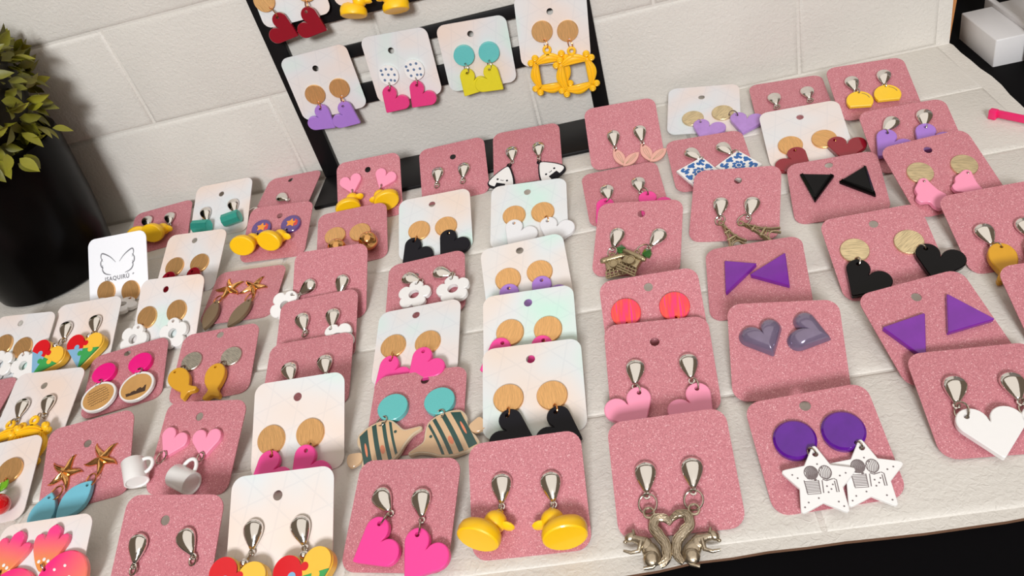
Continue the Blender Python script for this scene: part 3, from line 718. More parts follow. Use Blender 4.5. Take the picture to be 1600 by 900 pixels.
@cached
def ch_fish(d):
    P = [(-11.5, -3.5), (-9.5, -0.6), (-4, 1.6), (1.5, 2.2), (6.5, 0.8), (9.6, -3.2), (12.2, -7.6), (16, -8.6), (20.6, -9.4), (20.8, -11.4), (16.4, -12.8), (11.8, -16.4), (8, -20.6), (2, -24), (-6, -25.4), (-11, -25), (-11.4, -20), (-10.2, -15.4), (-10.6, -10.6), (-11.8, -7.2)]
    o = smooth_pts([(d*x, y) for x, y in P], 4)
    rim = P2('fish_charm', o, [circ(0, 0, 0.9, 8)], 1.8, 0.3, 'fish_rim'); inner = offset_loop(o, 0.9); body = P2('body', inner, [], 0.15, 0.0, 'fish_body', 1.8)
    def inside_span(x):
        ys = []
        for i in range(len(inner)):
            a, b = inner[i], inner[(i+1) % len(inner)]
            if (a[0]-x)*(b[0]-x) < 0: ys.append(a[1]+(x-a[0])/(b[0]-a[0])*(b[1]-a[1]))
        return (max(ys)-0.3, min(ys)+0.3) if ys else (0, 0)
    bm = bmesh.new()
    for xc, w in ((-8.3, 5.4), (-1.9, 2.4), (3.0, 1.9), (6.4, 1.3)):
        L_, R_ = [], []
        for i in range(11):
            t = i/10; bow = -1.2*math.sin(math.pi*t); xl, xr = d*max(-10.1, xc+bow*0.3-w/2), d*(xc+bow*0.3+w/2)
            a, b = inside_span(xl); L_.append((xl, a+(b-a)*t)); a, b = inside_span(xr); R_.append((xr, a+(b-a)*t))
        V = [(bm.verts.new((l[0], l[1], 1.98)), bm.verts.new((r[0], r[1], 1.98))) for l, r in zip(L_, R_)]
        for A, B in zip(V, V[1:]): bm.faces.new((A[0], A[1], B[1], B[0]))
    add_plate(bm, circ(d*8.0, -7.6, 0.8, 10), (), 0.25, 0, 1.9)
    st = to_mesh('stripes', bm, 'fish_green'); bm = bmesh.new()
    add_plate(bm, [(d*0.2+1.2*math.cos(a), -15+2.6*math.sin(a)) for a in [2*math.pi*i/14 for i in range(14)]], (), 0.06, 0, 1.95)
    add_plate(bm, [(d*-7.8+0.6*math.cos(a), -12+4.2*math.sin(a)) for a in [2*math.pi*i/14 for i in range(14)]], (), 0.1, 0, 1.95)
    sp = to_mesh('spots', bm, 'fish_orange')
    tf = P2('tail_fin', smooth_pts([(d*x, y) for x, y in [(-10.4, -12.4), (-13.5, -11), (-17, -10.6), (-18.2, -14), (-17.2, -18), (-13.6, -18), (-10.6, -16.4)]], 3), [], 1.6, 0.2, 'fish_body', 0.1)
    return ('charm', rim, [('body', body, [('stripes', st, []), ('spots', sp, [])] if False else []), ('stripes', st, []), ('spots', sp, []), ('tail_fin', tf, [])])
# ------------------------------------------------------------------ studs (origin on card face, +Y up)
@cached
def st_drop():
    bm = bmesh.new(); n = 20; Lh = 13.2
    prof = [(r, -Lh*t) for t, r in ((0, 0), (0.02, 1.25), (0.07, 2.45), (0.14, 3.35), (0.22, 3.9), (0.32, 4.15), (0.43, 4.08), (0.54, 3.75), (0.66, 3.15), (0.77, 2.45), (0.88, 1.65), (1.0, 0.95))]
    prof[0] = (0.0, 0.0); rings = []
    for r, y in prof:
        if r == 0: rings.append([bm.verts.new((0, y, 1.4))]); continue
        rings.append([bm.verts.new((1.16*r*math.cos(2*math.pi*i/n), y, max(0.15, 1.4+(r*0.68 if math.sin(2*math.pi*i/n) > 0 else r*0.34)*math.sin(2*math.pi*i/n)))) for i in range(n)])
    for A, B in zip(rings, rings[1:]):
        for i in range(n):
            j = (i+1) % n
            if len(A) == 1: bm.faces.new((A[0], B[i], B[j]))
            else: bm.faces.new((A[i], A[j], B[j], B[i]))
    bm.faces.new(rings[-1]); me = to_mesh('teardrop_stud', bm, 'silver', 75)
    bm = bmesh.new(); add_torus(bm, (0, -14.3, 1.4), 1.15, 0.5, None, 14, 7)
    return me, to_mesh('stud_loop', bm, 'silver')
@cached
def st_disc(m, d, t, hole=True):
    return P2('disc_stud', circ(0, 0, d/2, 40), [circ(0, -d/2+1.7, 0.8, 10)] if hole else [], t, 0.9 if m == 'purple' else 0.25, m)
@cached
def st_dots():
    bm = bmesh.new()
    for x, y in ((-4.5, 0.5), (-1.6, 4.6), (2.6, 4.8), (0, 0.6), (4.6, 0.8), (-3, -3.6), (1.6, -3.4), (4.4, -3.6), (-5.2, 3.4)): bm.faces.new([bm.verts.new((a, b, 2.03)) for a, b in circ(x, y, 1.0, 12)])
    return to_mesh('dots', bm, 'dot_blue')
@cached
def st_pop():
    bm = bmesh.new(); add_plate(bm, [(-4, 1), (-1.6, 2.2), (-0.6, 4.6), (0.8, 2.4), (3.4, 3.0), (2.4, 0.6), (3.2, -2), (0.4, -1.4), (-2, -3), (-2.2, -0.4)], (), 0.06, 0, 2.0)
    a = to_mesh('picture', bm, 'pop_orange'); bm = bmesh.new(); add_plate(bm, [(1.6, 4.8), (4.6, 3.6), (5.6, 0), (3.6, -1.6), (2.6, 1.2)], (), 0.05, 0, 2.0)
    return a, to_mesh('picture', bm, 'pop_red')
@cached
def st_heart():
    s = 0.47; o = [(x, y+1.8) for x, y in heart_pts(s)]
    return P2('heart_stud', o, [circ(0, -4.45, 0.9, 8)], 2.6, 0.35, 'baby_pink')
@cached
def st_starfish():
    bm = bmesh.new(); base = []
    for i in range(10):
        a = math.pi/2+math.pi*i/5; r = 10.8 if i % 2 == 0 else 3.7; p = Vector((r*math.cos(a), r*math.sin(a)))
        a2 = a+math.pi/5; r2 = 3.7 if i % 2 == 0 else 10.8; q = Vector((r2*math.cos(a2), r2*math.sin(a2)))
        for k in range(4):
            t = k/4; w = p.lerp(q, t); bow = 1+0.10*math.sin(math.pi*t); base.append((w*bow, max(p.length, q.length) and abs((p if i % 2 == 0 else q).normalized().dot(w.normalized()))))
    n = len(base); rings = []
    for q, z in ((1.0, 0.1), (0.97, 0.7), (0.86, 1.3), (0.6, 2.0), (0.3, 2.6), (0.1, 2.8)):
        ring = []
        for w, c in base:
            v = w*q; tw = 0.02*v.length*math.sin(v.length*0.3); ring.append(bm.verts.new((v.x-tw*v.y, v.y+tw*v.x, z*(0.62+0.38*c**6))))
        rings.append(ring)
    for A, B in zip(rings, rings[1:]):
        for i in range(n): bm.faces.new((A[i], A[(i+1) % n], B[(i+1) % n], B[i]))
    bm.faces.new(rings[-1]); bm.faces.new(rings[0][::-1])
    return to_mesh('starfish_stud', bm, 'gold_shiny', 50)
@cached
def st_puffy():
    bm = bmesh.new(); s = 0.55; H = heart_pts(s, 48); nh = len(H); rings = []
    for k in range(9):
        q = 1-k/9.0; z = 0.2+5.4*math.sqrt(max(0, 1-q**2.4))
        rings.append([bm.verts.new((x*q, (y+4.0*s)*q, z)) for x, y in H])
    for A, B in zip(rings, rings[1:]):
        for i in range(nh): bm.faces.new((A[i], A[(i+1) % nh], B[(i+1) % nh], B[i]))
    bm.faces.new(rings[-1]); bm.faces.new(rings[0][::-1])
    return to_mesh('puffy_heart', bm, 'grey_pearl', 80)
@cached
def st_tulip():
    o = smooth_pts([(0, -2), (3.4, 1), (6.6, 6), (9.4, 12), (8.6, 15.4), (5.6, 15), (4.0, 13), (3.6, 17.5), (0.4, 20), (-3.0, 17.6), (-3.4, 13.4), (-5.4, 15.6), (-8.6, 14.6), (-8.8, 10), (-6, 4), (-3, 0)], 3)
    me = P2('tulip_stud', o, [circ(0, 0.6, 0.8, 8)], 2.6, 0.5, 'petal_resin'); bm = bmesh.new()
    for x, y in ((-2.4, 2.6), (0.2, 3.6), (2.6, 2.8)): add_ell(bm, (x, y, 2.6), (0.9, 0.9, 0.3), None, 8, 5)
    return me, to_mesh('dots', bm, 'white_plastic')
def st_tri(pts, m):
    cx = sum(p[0] for p in pts)/3; cy = sum(p[1] for p in pts)/3; o = [(x-cx, y-cy) for x, y in pts]
    a = (o[1][0]-o[0][0])*(o[2][1]-o[0][1])-(o[2][0]-o[0][0])*(o[1][1]-o[0][1])
    if a < 0: o = o[::-1]
    d = []
    for i in range(3):   # blunt corners
        p, q, r = Vector(o[i-1]), Vector(o[i]), Vector(o[(i+1) % 3]); d += [tuple(q+(p-q)*0.03), tuple(q+(r-q)*0.03)]
    big = m == 'black_gloss'
    return plate('triangle_stud', d, (), 3.0 if big else 2.4, 1.6 if big else 0.3, m), (cx, cy)
@cached
def ring_mesh(r, m):
    bm = bmesh.new(); add_torus(bm, (0, 0, 0), r, 0.42, None, 18, 7); return to_mesh('jump_ring', bm, m)
# card label | earring name | earring label (its side is added) | group
META = {
'R1': ('pearl white card with dark red hearts at the top of the rack', 'heart_earring', 'glossy dark red heart earring with gold disc, hanging at top of rack'),
'R2': ('pearl white card with yellow ducks cut by the top of the picture', 'duck_earring', 'yellow duck earring hanging at the top edge of the rack'),
'R3': ('pearl white card with copper discs and purple hearts on the rack', 'heart_earring', 'purple heart earring with copper disc on the black rack'),
'R4': ('pearl white card with dotted discs and pink hearts on the rack', 'heart_earring', 'pink heart earring with white blue-dotted disc on the black rack'),
'R5': ('pearl white card with teal discs and yellow hearts on the rack', 'heart_earring', 'neon yellow heart earring with teal disc on the black rack'),
'R6': ('pearl white card with yellow picture-frame earrings on the rack', 'frame_earring', 'yellow ornate picture-frame earring with gold disc on the black rack'),
'squirrel': ('pink glitter card with silver squirrel earrings at the front edge', 'squirrel_earring', 'antique silver squirrel earring with teardrop stud at the front edge'),
'star': ('pink glitter card with white star earrings at the front edge', 'star_earring', 'white printed star earring with purple disc at the front edge'),
'wheart': ('pink glitter card with white hearts cut by the right edge', 'heart_earring', 'large white heart earring with silver teardrop near the right edge'),
'ptri2': ('pink glitter card with two separate purple triangles, right side', 'triangle_earring', 'purple triangle stud earring on card behind the white heart'),
'gheart': ('pink glitter card with two puffy grey hearts behind the star card', 'heart_earring', 'puffy pearly grey heart stud earring'),
'ptri': ('pink glitter card with purple triangles touching like a bow', 'triangle_earring', 'purple triangle stud earring forming a bow above the grey hearts'),
'btri': ('pink glitter card with two glossy black triangles', 'triangle_earring', 'glossy black triangle stud earring'),
'bhgold': ('pink glitter card with black hearts on scratched gold discs', 'heart_earring', 'glossy black heart earring with scratched gold disc on pink card'),
'bfly': ('pink glitter card with pink butterfly charms on scratched gold discs', 'butterfly_earring', 'light pink butterfly earring with scratched gold disc'),
'orange': ('pink glitter card with mustard fish charms cut by the right edge', 'fish_earring', 'mustard fish earring with silver teardrop near the right edge'),
'lilac': ('pink glitter card with lilac hearts on silver teardrops, upper right', 'heart_earring', 'lilac heart earring with silver teardrop behind the butterfly card'),
'dome': ('pink glitter card with yellow domes, farthest card on the right', 'dome_earring', 'yellow half-dome earring with silver teardrop'),
'pk13': ('pink glitter card with silver drops behind the white dark-red-heart card', 'teardrop_earring', 'silver teardrop earring left of the yellow dome card'),
'dred': ('pearl white card with dark red hearts on the table, upper right', 'heart_earring', 'dark red heart earring with gold disc behind the black triangles'),
'lilw': ('pearl white card with pearly lilac hearts against the wall', 'heart_earring', 'pearly lilac heart earring with dull gold disc on white card'),
'wing': ('pink glitter card with rose petal charms at the right of the rack', 'petal_earring', 'rose metal two-petal earring with silver teardrop'),
'tile': ('pink glitter card with blue and white tile charms', 'tile_earring', 'blue and white patterned tile earring with silver teardrop'),
'hp18': ('pink glitter card with hot pink hearts behind the green bead card', 'heart_earring', 'hot pink heart earring with teardrop behind the green bead card'),
'camera': ('pink glitter card with antique metal charms and green beads', 'typewriter_earring', 'antique metal charm earring with green glass bead'),
'eiffel': ('pink glitter card with small antique tower charms', 'tower_earring', 'antique metal tower earring with silver teardrop'),
'reddisc': ('pink glitter card with two red striped discs', 'disc_earring', 'round red and pink striped disc earring'),
'pinkh': ('pink glitter card with light pink hearts behind the squirrel card', 'heart_earring', 'light pink heart earring with silver teardrop behind the squirrels'),
'duck': ('pink glitter card with yellow ducks at the front edge', 'duck_earring', 'yellow duck earring with silver teardrop at the front edge'),
'bheart': ('pearl white mint-tinted card with black hearts behind the front ducks', 'heart_earring', 'black heart earring with gold disc behind the front ducks'),
'w26': ('pearl white card just behind the mint-tinted black heart card', 'heart_earring', 'gold disc earring with hidden hot pink heart behind black heart card'),
'w27': ('pearl white card right of the white flowers, lilac charm peeping out', 'heart_earring', 'gold disc earring with mostly hidden lilac heart'),
'w28': ('pearl white card with clear white hearts below the rice ball card', 'heart_earring', 'glittery white heart earring with gold disc below the rice balls'),
'bh29': ('pearl white card with black hearts behind the white flower card', 'heart_earring', 'black heart earring with gold disc behind the white flower card'),
'flower': ('pink glitter card with two white flowers on tilted teardrops', 'flower_earring', 'white flower earring with sideways silver teardrop on pink card'),
'pk31': ('pink glitter card with silver drops left of the rice ball card', 'teardrop_earring', 'silver teardrop earring on pink card left of the rice balls'),
'onigiri': ('pink glitter card with smiling rice ball charms below the rack', 'rice_ball_earring', 'smiling white rice ball earring with black outline'),
'hduck': ('pink glitter card with pink heart studs and ducks below the rack', 'duck_earring', 'pink heart stud earring with yellow duck'),
'gball': ('pink glitter card with gold discs and a gold ball', 'ball_earring', 'gold disc earring with gold ball charm'),
'pk35': ('pink glitter card with silver drops just below the gold ball card', 'teardrop_earring', 'silver teardrop earring on pink card below the gold balls'),
'pk36': ('pink glitter card in the middle of three teardrop cards in line', 'teardrop_earring', 'silver teardrop earring on the middle of three pink teardrop cards'),
'pk37': ('pink glitter card with silver drops nearest the white hot-pink-heart card', 'teardrop_earring', 'silver teardrop earring nearest the white card with hot pink hearts'),
'wpink': ('pearl white card with hot pink hearts behind the front puzzle card', 'heart_earring', 'hot pink heart earring with gold disc behind the puzzle card'),
'puzz': ('pearl white card with puzzle hearts at the front edge', 'puzzle_heart_earring', 'large puzzle heart earring with silver teardrop at the bottom edge'),
'pk40': ('pink glitter card with silver drops at the bottom left edge', 'teardrop_earring', 'silver teardrop earring with open ring at the bottom left edge'),
'pflower': ('pearl white card with pink tulip earrings in the bottom left corner', 'tulip_earring', 'translucent pink and orange tulip earring in the bottom left corner'),
'cherry': ('pearl white card with red cherries at the left edge', 'cherry_earring', 'red cherry earring with green leaves and gold disc'),
'starfish': ('pink glitter card with gold starfish and blue leaves', 'starfish_earring', 'gold starfish earring with light blue leaf'),
'mug': ('pink glitter card with pink heart studs and white mugs', 'mug_earring', 'pink heart stud earring with white mug'),
'mustard': ('pink glitter card with mustard fish charms and silver oval discs', 'fish_earring', 'mustard fish earring with scratched silver disc'),
'print': ('pink glitter card with magenta discs and printed picture discs', 'disc_earring', 'magenta disc earring with printed round picture charm'),
'w47': ('pearl white card with silver drops and yellow charms, left edge', 'frame_earring', 'silver teardrop earring with yellow frame charm near left edge'),
'pk48': ('corner of a pink glitter card at the left edge', None, None),
'pz49': ('pearl white card with small puzzle hearts at the left', 'puzzle_heart_earring', 'red yellow blue and green puzzle heart earring in the left rows'),
'fl50': ('pearl white card with white flowers cut by the left edge', 'flower_earring', 'white flower earring with copper disc at the left edge'),
'fl51': ('pearl white card with white flowers left of the gold starfish card', 'flower_earring', 'white flower earring with gold disc left of the starfish card'),
'isa': ('plain white card printed with a grey wing logo and lettering', 'flower_earring', 'gold disc and white flower earring on the winged logo card'),
'mar53': ('pearl white card with maroon hearts behind the gold starfish card', 'heart_earring', 'maroon heart earring with gold disc right of the logo card'),
'sfb': ('pink glitter card with gold starfish and brown leaves', 'starfish_earring', 'gold starfish earring with brown leaf'),
'dk55': ('pink glitter card with colourful discs and yellow ducks, back left', 'duck_earring', 'yellow duck earring with colourful printed disc'),
'pk56': ('pink glitter card with sideways silver drops against the wall', 'teardrop_earring', 'sideways silver teardrop earring at the foot of the wall'),
'teal57': ('pearl white card with teal barrel charms against the wall', 'barrel_earring', 'metallic teal barrel earring with silver teardrop'),
'dk58': ('pink glitter card with yellow ducks behind the logo card', 'duck_earring', 'yellow duck earring with silver teardrop behind the logo card'),
'fish': ('pink glitter card with striped fish and teal discs', 'fish_earring', 'green striped tropical fish earring with teal disc'),
'hot60': ('pink glitter card with hot pink hearts at the front edge', 'heart_earring', 'hot pink heart earring with silver teardrop at the front edge'),
'pkedge': ('blank part of a pink glitter card cut by the right edge', None, None),
'wh61': ('pearl white card with hot pink hearts behind the striped fish card', 'heart_earring', 'hot pink heart earring with gold disc behind the striped fish'),
}
HEART = {'R1': 'dark_red', 'R3': 'lilac', 'R4': 'rose_glitter', 'R5': 'yellow_neon', 'wheart': 'white_plastic', 'bhgold': 'black_gloss', 'lilac': 'lilac', 'dred': 'dark_red', 'lilw': 'lilac_pearl', 'hp18': 'hot_pink', 'pinkh': 'baby_pink', 'bheart': 'navy_black', 'w26': 'hot_pink', 'w27': 'lilac', 'w28': 'white_glitter', 'bh29': 'navy_black', 'wpink': 'hot_pink', 'mar53': 'dark_red', 'hot60': 'hot_pink', 'wh61': 'hot_pink'}
DATA = {
'R1': ["w", [-200.73, 544.95, 129.1, 0.99978, 0.01958, -0.00683, 0.00454, 0.11463, 0.9934], None, [[["D", [-18.02, 18.19], 15, "gold"], ["heart", [-11.37, 4.34], [-1.47, -10.55], "r"]], [["D", [12.56, 17.9], 15, "gold"], ["heart", [9.64, 5.59], [18.54, -8.47], "r"]]]],
'R2': ["w", [-145.85, 545.0, 131.31, 1.0, -0.0, -0.0, 0.0, 0.10453, 0.99452], None, [[["D", [-1.85, 17.23], 15, "gold"], ["duck", [-5.77, 6.31], [-8.64, -6.91], 1]], [["D", [15.27, 16.5], 15, "gold"], ["duck", [13.43, 4.32], [12.83, -8.46], -1]]]],
'R3': ["w", [-201.44, 545.28, 56.72, 0.99685, 0.07785, -0.01487, 0.01429, 0.00797, 0.99987], [-2.02, 37.04], [[["D", [-9.52, 18.57], 15, "gold"], ["heart", [-9.14, 8.06], [-2.85, -11.28], "r"]], [["D", [9.48, 18.79], 15, "gold"], ["heart", [8.61, 7.11], [17.04, -9.97], "r"]]]],
'R4': ["w", [-142.63, 545.24, 55.39, 0.99608, -0.08074, -0.03602, 0.04235, 0.07813, 0.99604], [-4.65, 37.07], [[["D", [-11.16, 20.22], 15, "dots"], ["heart", [-13.29, 9.79], [-20.57, -7.69], "l"]], [["D", [8.75, 20.83], 15, "dots"], ["heart", [8.27, 10.26], [-0.89, -8.22], "l"]]]],
'R5': ["w", [-87.37, 545.23, 51.57, 0.99757, 0.0112, -0.06876, 0.06867, 0.00873, 0.9976], [-1.71, 40.1], [[["D", [-9.21, 26.19], 15, "teal"], ["heart", [-9.53, 13.69], [-15.62, -5.76], "l"]], [["D", [8.83, 25.44], 15, "teal"], ["heart", [7.19, 14.69], [16.54, -6.25], "r"]]]],
'R6': ["w", [-31.9, 545.05, 56.62, 0.99381, -0.00518, -0.11096, 0.11089, 0.10493, 0.98828], [-0.96, 36.46], [[["D", [-7.72, 23.72], 15, "gold"], ["frame", [-5.73, 12.72], [-4.62, -7.26]]], [["D", [10.15, 22.0], 15, "gold"], ["frame", [11.37, 10.65], [13.73, -9.45]]]]],
'squirrel': ["p", [-2.65, 184.6, 2.26, 0.99852, -0.04495, 0.03049, 0.03059, 0.92924, 0.3682], None, [[["T", [-10.59, 30.38], [-11.65, 16.16]], ["squirrel", [-11.5, 8.43], [-12.87, -11.36], -1]], [["T", [8.4, 29.76], [6.91, 15.49]], ["squirrel", [6.1, 7.71], [2.3, -11.62], 1]]]],
'star': ["p", [58.58, 187.86, 1.87, 0.99965, 0.02218, 0.01466, -0.02542, 0.95883, 0.28283], [-0.93, 43.72], [[["D", [-9.34, 29.0], 17, "purple"], ["star", [-4.1, 20.23], [-5.71, 8.21]]], [["D", [9.87, 29.27], 17, "purple"], ["star", [13.94, 20.44], [12.25, 8.72]]]]],
'wheart': ["p", [125.41, 200.61, 2.43, 0.99822, -0.04646, -0.03736, 0.05343, 0.97521, 0.21471], None, [[["T", [-9.46, 35.89], [-13.47, 20.93]], ["heart", [-12.24, 15.26], [-5.05, -2.33], "l"]], [["T", [10.61, 35.29], [10.02, 19.8]], ["heart", [11.55, 14.47], [15.71, -2.91], "l"]]]],
'ptri2': ["p", [126.55, 244.42, 2.43, 0.98332, 0.178, -0.0373, -0.15681, 0.93369, 0.32192], [-0.15, 40.95], [[["Q", [-22.59, 29.71], [-1.96, 31.25], [-12.76, 9.85]], None], [["Q", [11.6, 37.62], [23.84, 19.6], [1.96, 18.95]], None]]],
'gheart': ["p", [54.42, 244.04, 2.64, 0.98829, -0.14567, -0.04548, 0.15225, 0.92081, 0.35906], None, [[["G", [-11.57, 35.08], [-6.35, 22.49]], None], [["G", [5.46, 33.99], [18.39, 29.22]], None]]],
'ptri': ["p", [54.4, 301.56, 3.47, 0.98544, -0.15063, 0.07888, 0.13424, 0.97394, 0.18283], None, [[["Q", [-15.1, 37.66], [1.21, 32.43], [-15.97, 15.2]], None], [["Q", [15.75, 37.0], [15.35, 14.41], [-3.28, 25.35]], None]]],
'btri': ["p", [114.09, 369.36, 3.08, 0.98539, -0.15809, 0.06331, 0.14233, 0.96867, 0.20355], [-1.54, 43.53], [[["Q", [-18.39, 38.61], [0.28, 33.31], [-12.87, 14.46]], None], [["Q", [17.59, 36.91], [18.8, 11.63], [1.49, 27.15]], None]]],
'bhgold': ["p", [120.09, 302.06, 1.7, 0.99996, 0.00469, -0.00793, -0.00148, 0.93134, 0.36414], [0.44, 41.71], [[["D", [-13.03, 27.72], 14, "goldd"], ["heart", [-14.63, 17.86], [-22.16, 1.18], "l"]], [["D", [12.94, 27.16], 14, "goldd"], ["heart", [17.85, 19.9], [15.94, 2.43], "l"]]]],
'bfly': ["p", [173.09, 358.29, 3.04, 0.98434, 0.16511, -0.06171, -0.12749, 0.90867, 0.39757], [-0.42, 41.16], [[["D", [-11.85, 27.2], 14, "goldd"], ["butterfly", [-14.31, 19.82], [-19.33, 2.07]]], [["D", [12.12, 25.46], 14, "goldd"], ["butterfly", [9.35, 18.59], [-1.87, 3.42]]]]],
'orange': ["p", [180.08, 305.96, 1.51, 0.9999, -0.01398, 0.00022, 0.01318, 0.94785, 0.31845], None, [[["T", [-12.17, 27.68], [-10.94, 13.1]], ["whale", [-9.51, 10.0], [-15.1, -13.05], 1]], [["T", [7.01, 27.16], [6.52, 13.01]], ["whale", [7.63, 10.01], [1.95, -10.43], 1]]]],
'lilac': ["p", [170.44, 404.92, 2.02, 0.99919, -0.03446, -0.02082, 0.03948, 0.93975, 0.33957], None, [[["T", [-5.28, 39.21], [-15.12, 29.57]], ["heart", [-14.41, 26.18], [-24.48, 8.33], "l"]], [["T", [11.34, 41.67], [7.93, 29.16]], ["heart", [6.95, 25.69], [-0.68, 8.87], "l"]]]],
'dome': ["p", [169.48, 471.57, 2.66, 0.99805, -0.04184, -0.04638, 0.0548, 0.94294, 0.32843], None, [[["T", [-11.91, 36.97], [-10.97, 20.11]], ["dome", [-10.61, 19.28], [-12.24, 5.59]]], [["T", [10.08, 38.23], [6.26, 22.16]], ["dome", [6.63, 21.33], [5.6, 6.32]]]]],
'pk13': ["p", [120.28, 489.25, 2.13, 0.99631, -0.08206, -0.02516, 0.08474, 0.98699, 0.13661], None, [[["T", [-10.23, 32.49], [-10.1, 12.81]], None], [["T", [11.86, 34.07], [12.04, 14.31]], None]]],
'dred': ["w", [115.89, 434.07, 1.56, 0.99759, -0.06932, 0.00234, 0.06538, 0.9511, 0.30187], [-0.29, 39.92], [[["D", [-10.57, 16.58], 15, "gold"], ["heart", [-9.89, 9.78], [-4.32, -5.01], "r"]], [["D", [9.9, 17.07], 15, "gold"], ["heart", [14.88, 13.62], [16.6, -4.59], "l"]]]],
'lilw': ["w", [59.71, 497.14, 3.26, 0.98247, -0.17259, -0.07042, 0.18432, 0.95585, 0.22885], [-1.44, 37.54], [[["D", [-7.33, 14.48], 15, "goldd"], ["heart", [-2.07, 6.59], [-1.01, -14.18], "l"]], [["D", [12.98, 18.34], 15, "goldd"], ["heart", [22.49, 10.97], [26.27, -11.02], "l"]]]],
'wing': ["p", [5.02, 475.38, 2.48, 0.99921, -0.00545, -0.03939, 0.02564, 0.84543, 0.53346], None, [[["T", [-6.99, 28.27], [-7.26, 16.35]], ["wing", [-7.01, 15.35], [-5.86, 1.1], 1]], [["T", [10.76, 28.5], [11.65, 14.62]], ["wing", [12.08, 13.6], [12.42, 1.05], 1]]]],
'tile': ["p", [55.94, 426.6, 2.73, 0.99878, 0.00376, -0.04926, 0.00663, 0.9779, 0.20897], None, [[["T", [-13.04, 36.81], [-5.98, 26.42]], ["tile", [-4.34, 23.4], [-13.97, -3.72]]], [["T", [7.44, 37.3], [14.27, 25.67]], ["tile", [17.46, 23.52], [12.84, -4.23]]]]],
'hp18': ["p", [-0.25, 408.82, 2.37, 0.99834, 0.0457, -0.03496, -0.03767, 0.97841, 0.20322], None, [[["T", [-10.43, 33.68], [-10.32, 17.84]], ["heart", [-12.74, 16.02], [-23.96, -6.18], "l"]], [["T", [10.13, 35.08], [10.0, 18.0]], ["heart", [13.44, 15.11], [6.28, -4.83], "l"]]]],
'camera': ["p", [-3.59, 353.72, 1.89, 0.97228, -0.23329, -0.01566, 0.22024, 0.89128, 0.39638], [1.09, 40.85], [[["T", [-10.47, 30.93], [-13.58, 17.79]], ["camera", [-13.32, 12.02], [-10.74, 2.8]]], [["T", [15.14, 28.74], [7.12, 16.51]], ["camera", [0.78, 10.67], [-2.36, 3.36]]]]],
'eiffel': ["p", [53.8, 368.98, 2.17, 0.95589, -0.2925, 0.02678, 0.25881, 0.88186, 0.39413], [0.84, 40.7], [[["T", [-7.58, 28.63], [-8.2, 14.69]], ["eiffel", [-6.22, 9.18], [2.32, -5.05]]], [["T", [10.75, 27.77], [8.17, 14.18]], ["eiffel", [4.51, 7.36], [18.62, 0.04]]]]],
'reddisc': ["p", [1.26, 278.2, 1.64, 0.99918, -0.04016, 0.00557, 0.03186, 0.86271, 0.50469], [-0.23, 42.62], [[["D", [-13.06, 29.99], 15, "red"], None], [["D", [11.08, 29.44], 15, "red"], None]]],
'pinkh': ["p", [-0.34, 246.02, 3.05, 0.99743, -0.03619, -0.06186, 0.05505, 0.93962, 0.33777], [-1.24, 38.04], [[["T", [-11.07, 29.02], [-12.72, 14.63]], ["heart", [-11.12, 10.41], [-10.77, -3.75], "r"]], [["T", [12.79, 29.48], [13.21, 14.64]], ["heart", [14.87, 9.81], [18.86, -4.24], "r"]]]],
'duck': ["p", [-63.47, 183.81, 1.76, 0.99958, -0.02705, 0.01025, 0.02031, 0.90861, 0.41716], None, [[["T", [-10.3, 34.96], [-11.01, 20.79]], ["duck", [-11.24, 19.16], [-15.57, 6.19], 1]], [["T", [10.46, 33.13], [11.05, 18.47]], ["duck", [10.14, 16.7], [11.71, 4.81], -1]]]],
'bheart': ["w", [-61.69, 246.45, 2.52, 0.99888, -0.02365, -0.04094, 0.03517, 0.95044, 0.30891], [-0.57, 40.86], [[["D", [-12.11, 20.3], 15, "gold"], ["heart", [-12.18, 9.92], [-0.04, -3.4], "r"]], [["D", [9.26, 19.35], 15, "gold"], ["heart", [11.0, 8.84], [23.55, -6.92], "r"]]]],
'w26': ["w", [-63.64, 287.49, 1.66, 0.99871, -0.05031, -0.00636, 0.04883, 0.9201, 0.38863], [0.05, 42.24], [[["D", [-10.19, 25.69], 15, "gold"], ["heart", [-12.63, 18.99], [-25.83, 5.2], "l"]], [["D", [10.21, 24.53], 15, "gold"], ["heart", [9.01, 17.73], [-0.02, 4.61], "l"]]]],
'w27': ["w", [-63.19, 336.49, 1.64, 0.99854, 0.05372, -0.00554, -0.04766, 0.92477, 0.37752], [-1.41, 43.29], [[["D", [-10.55, 25.03], 15, "gold"], ["heart", [-10.38, 17.22], [-14.48, 1.82], "l"]], [["D", [8.22, 25.57], 15, "gold"], ["heart", [9.93, 18.22], [3.16, 1.77], "l"]]]],
'w28': ["w", [-64.61, 402.53, 2.63, 0.99707, -0.0616, -0.04539, 0.07388, 0.92934, 0.36175], [-0.74, 41.68], [[["D", [-9.4, 23.7], 15, "gold"], ["heart", [-8.86, 15.41], [-12.14, -1.83], "l"]], [["D", [9.24, 23.62], 15, "gold"], ["heart", [12.53, 13.97], [13.7, -5.4], "l"]]]],
'bh29': ["w", [-126.94, 413.0, 2.0, 0.99974, 0.01101, -0.01986, -0.00294, 0.92986, 0.36791], [-1.56, 41.59], [[["D", [-10.69, 21.32], 15, "gold"], ["heart", [-13.47, 11.14], [-21.45, -5.93], "l"]], [["D", [7.77, 20.57], 15, "gold"], ["heart", [10.11, 12.34], [4.38, -4.95], "l"]]]],
'flower': ["p", [-127.4, 349.07, 2.23, 0.99947, 0.01453, 0.02923, -0.01979, 0.98187, 0.18851], [-7.02, 36.0], [[["T", [-14.87, 35.92], [-2.5, 28.9]], ["flower", [-4.22, 25.02], [-5.91, 15.24]]], [["T", [5.14, 34.62], [17.49, 28.57]], ["flower", [17.78, 22.63], [19.0, 13.11]]]]],
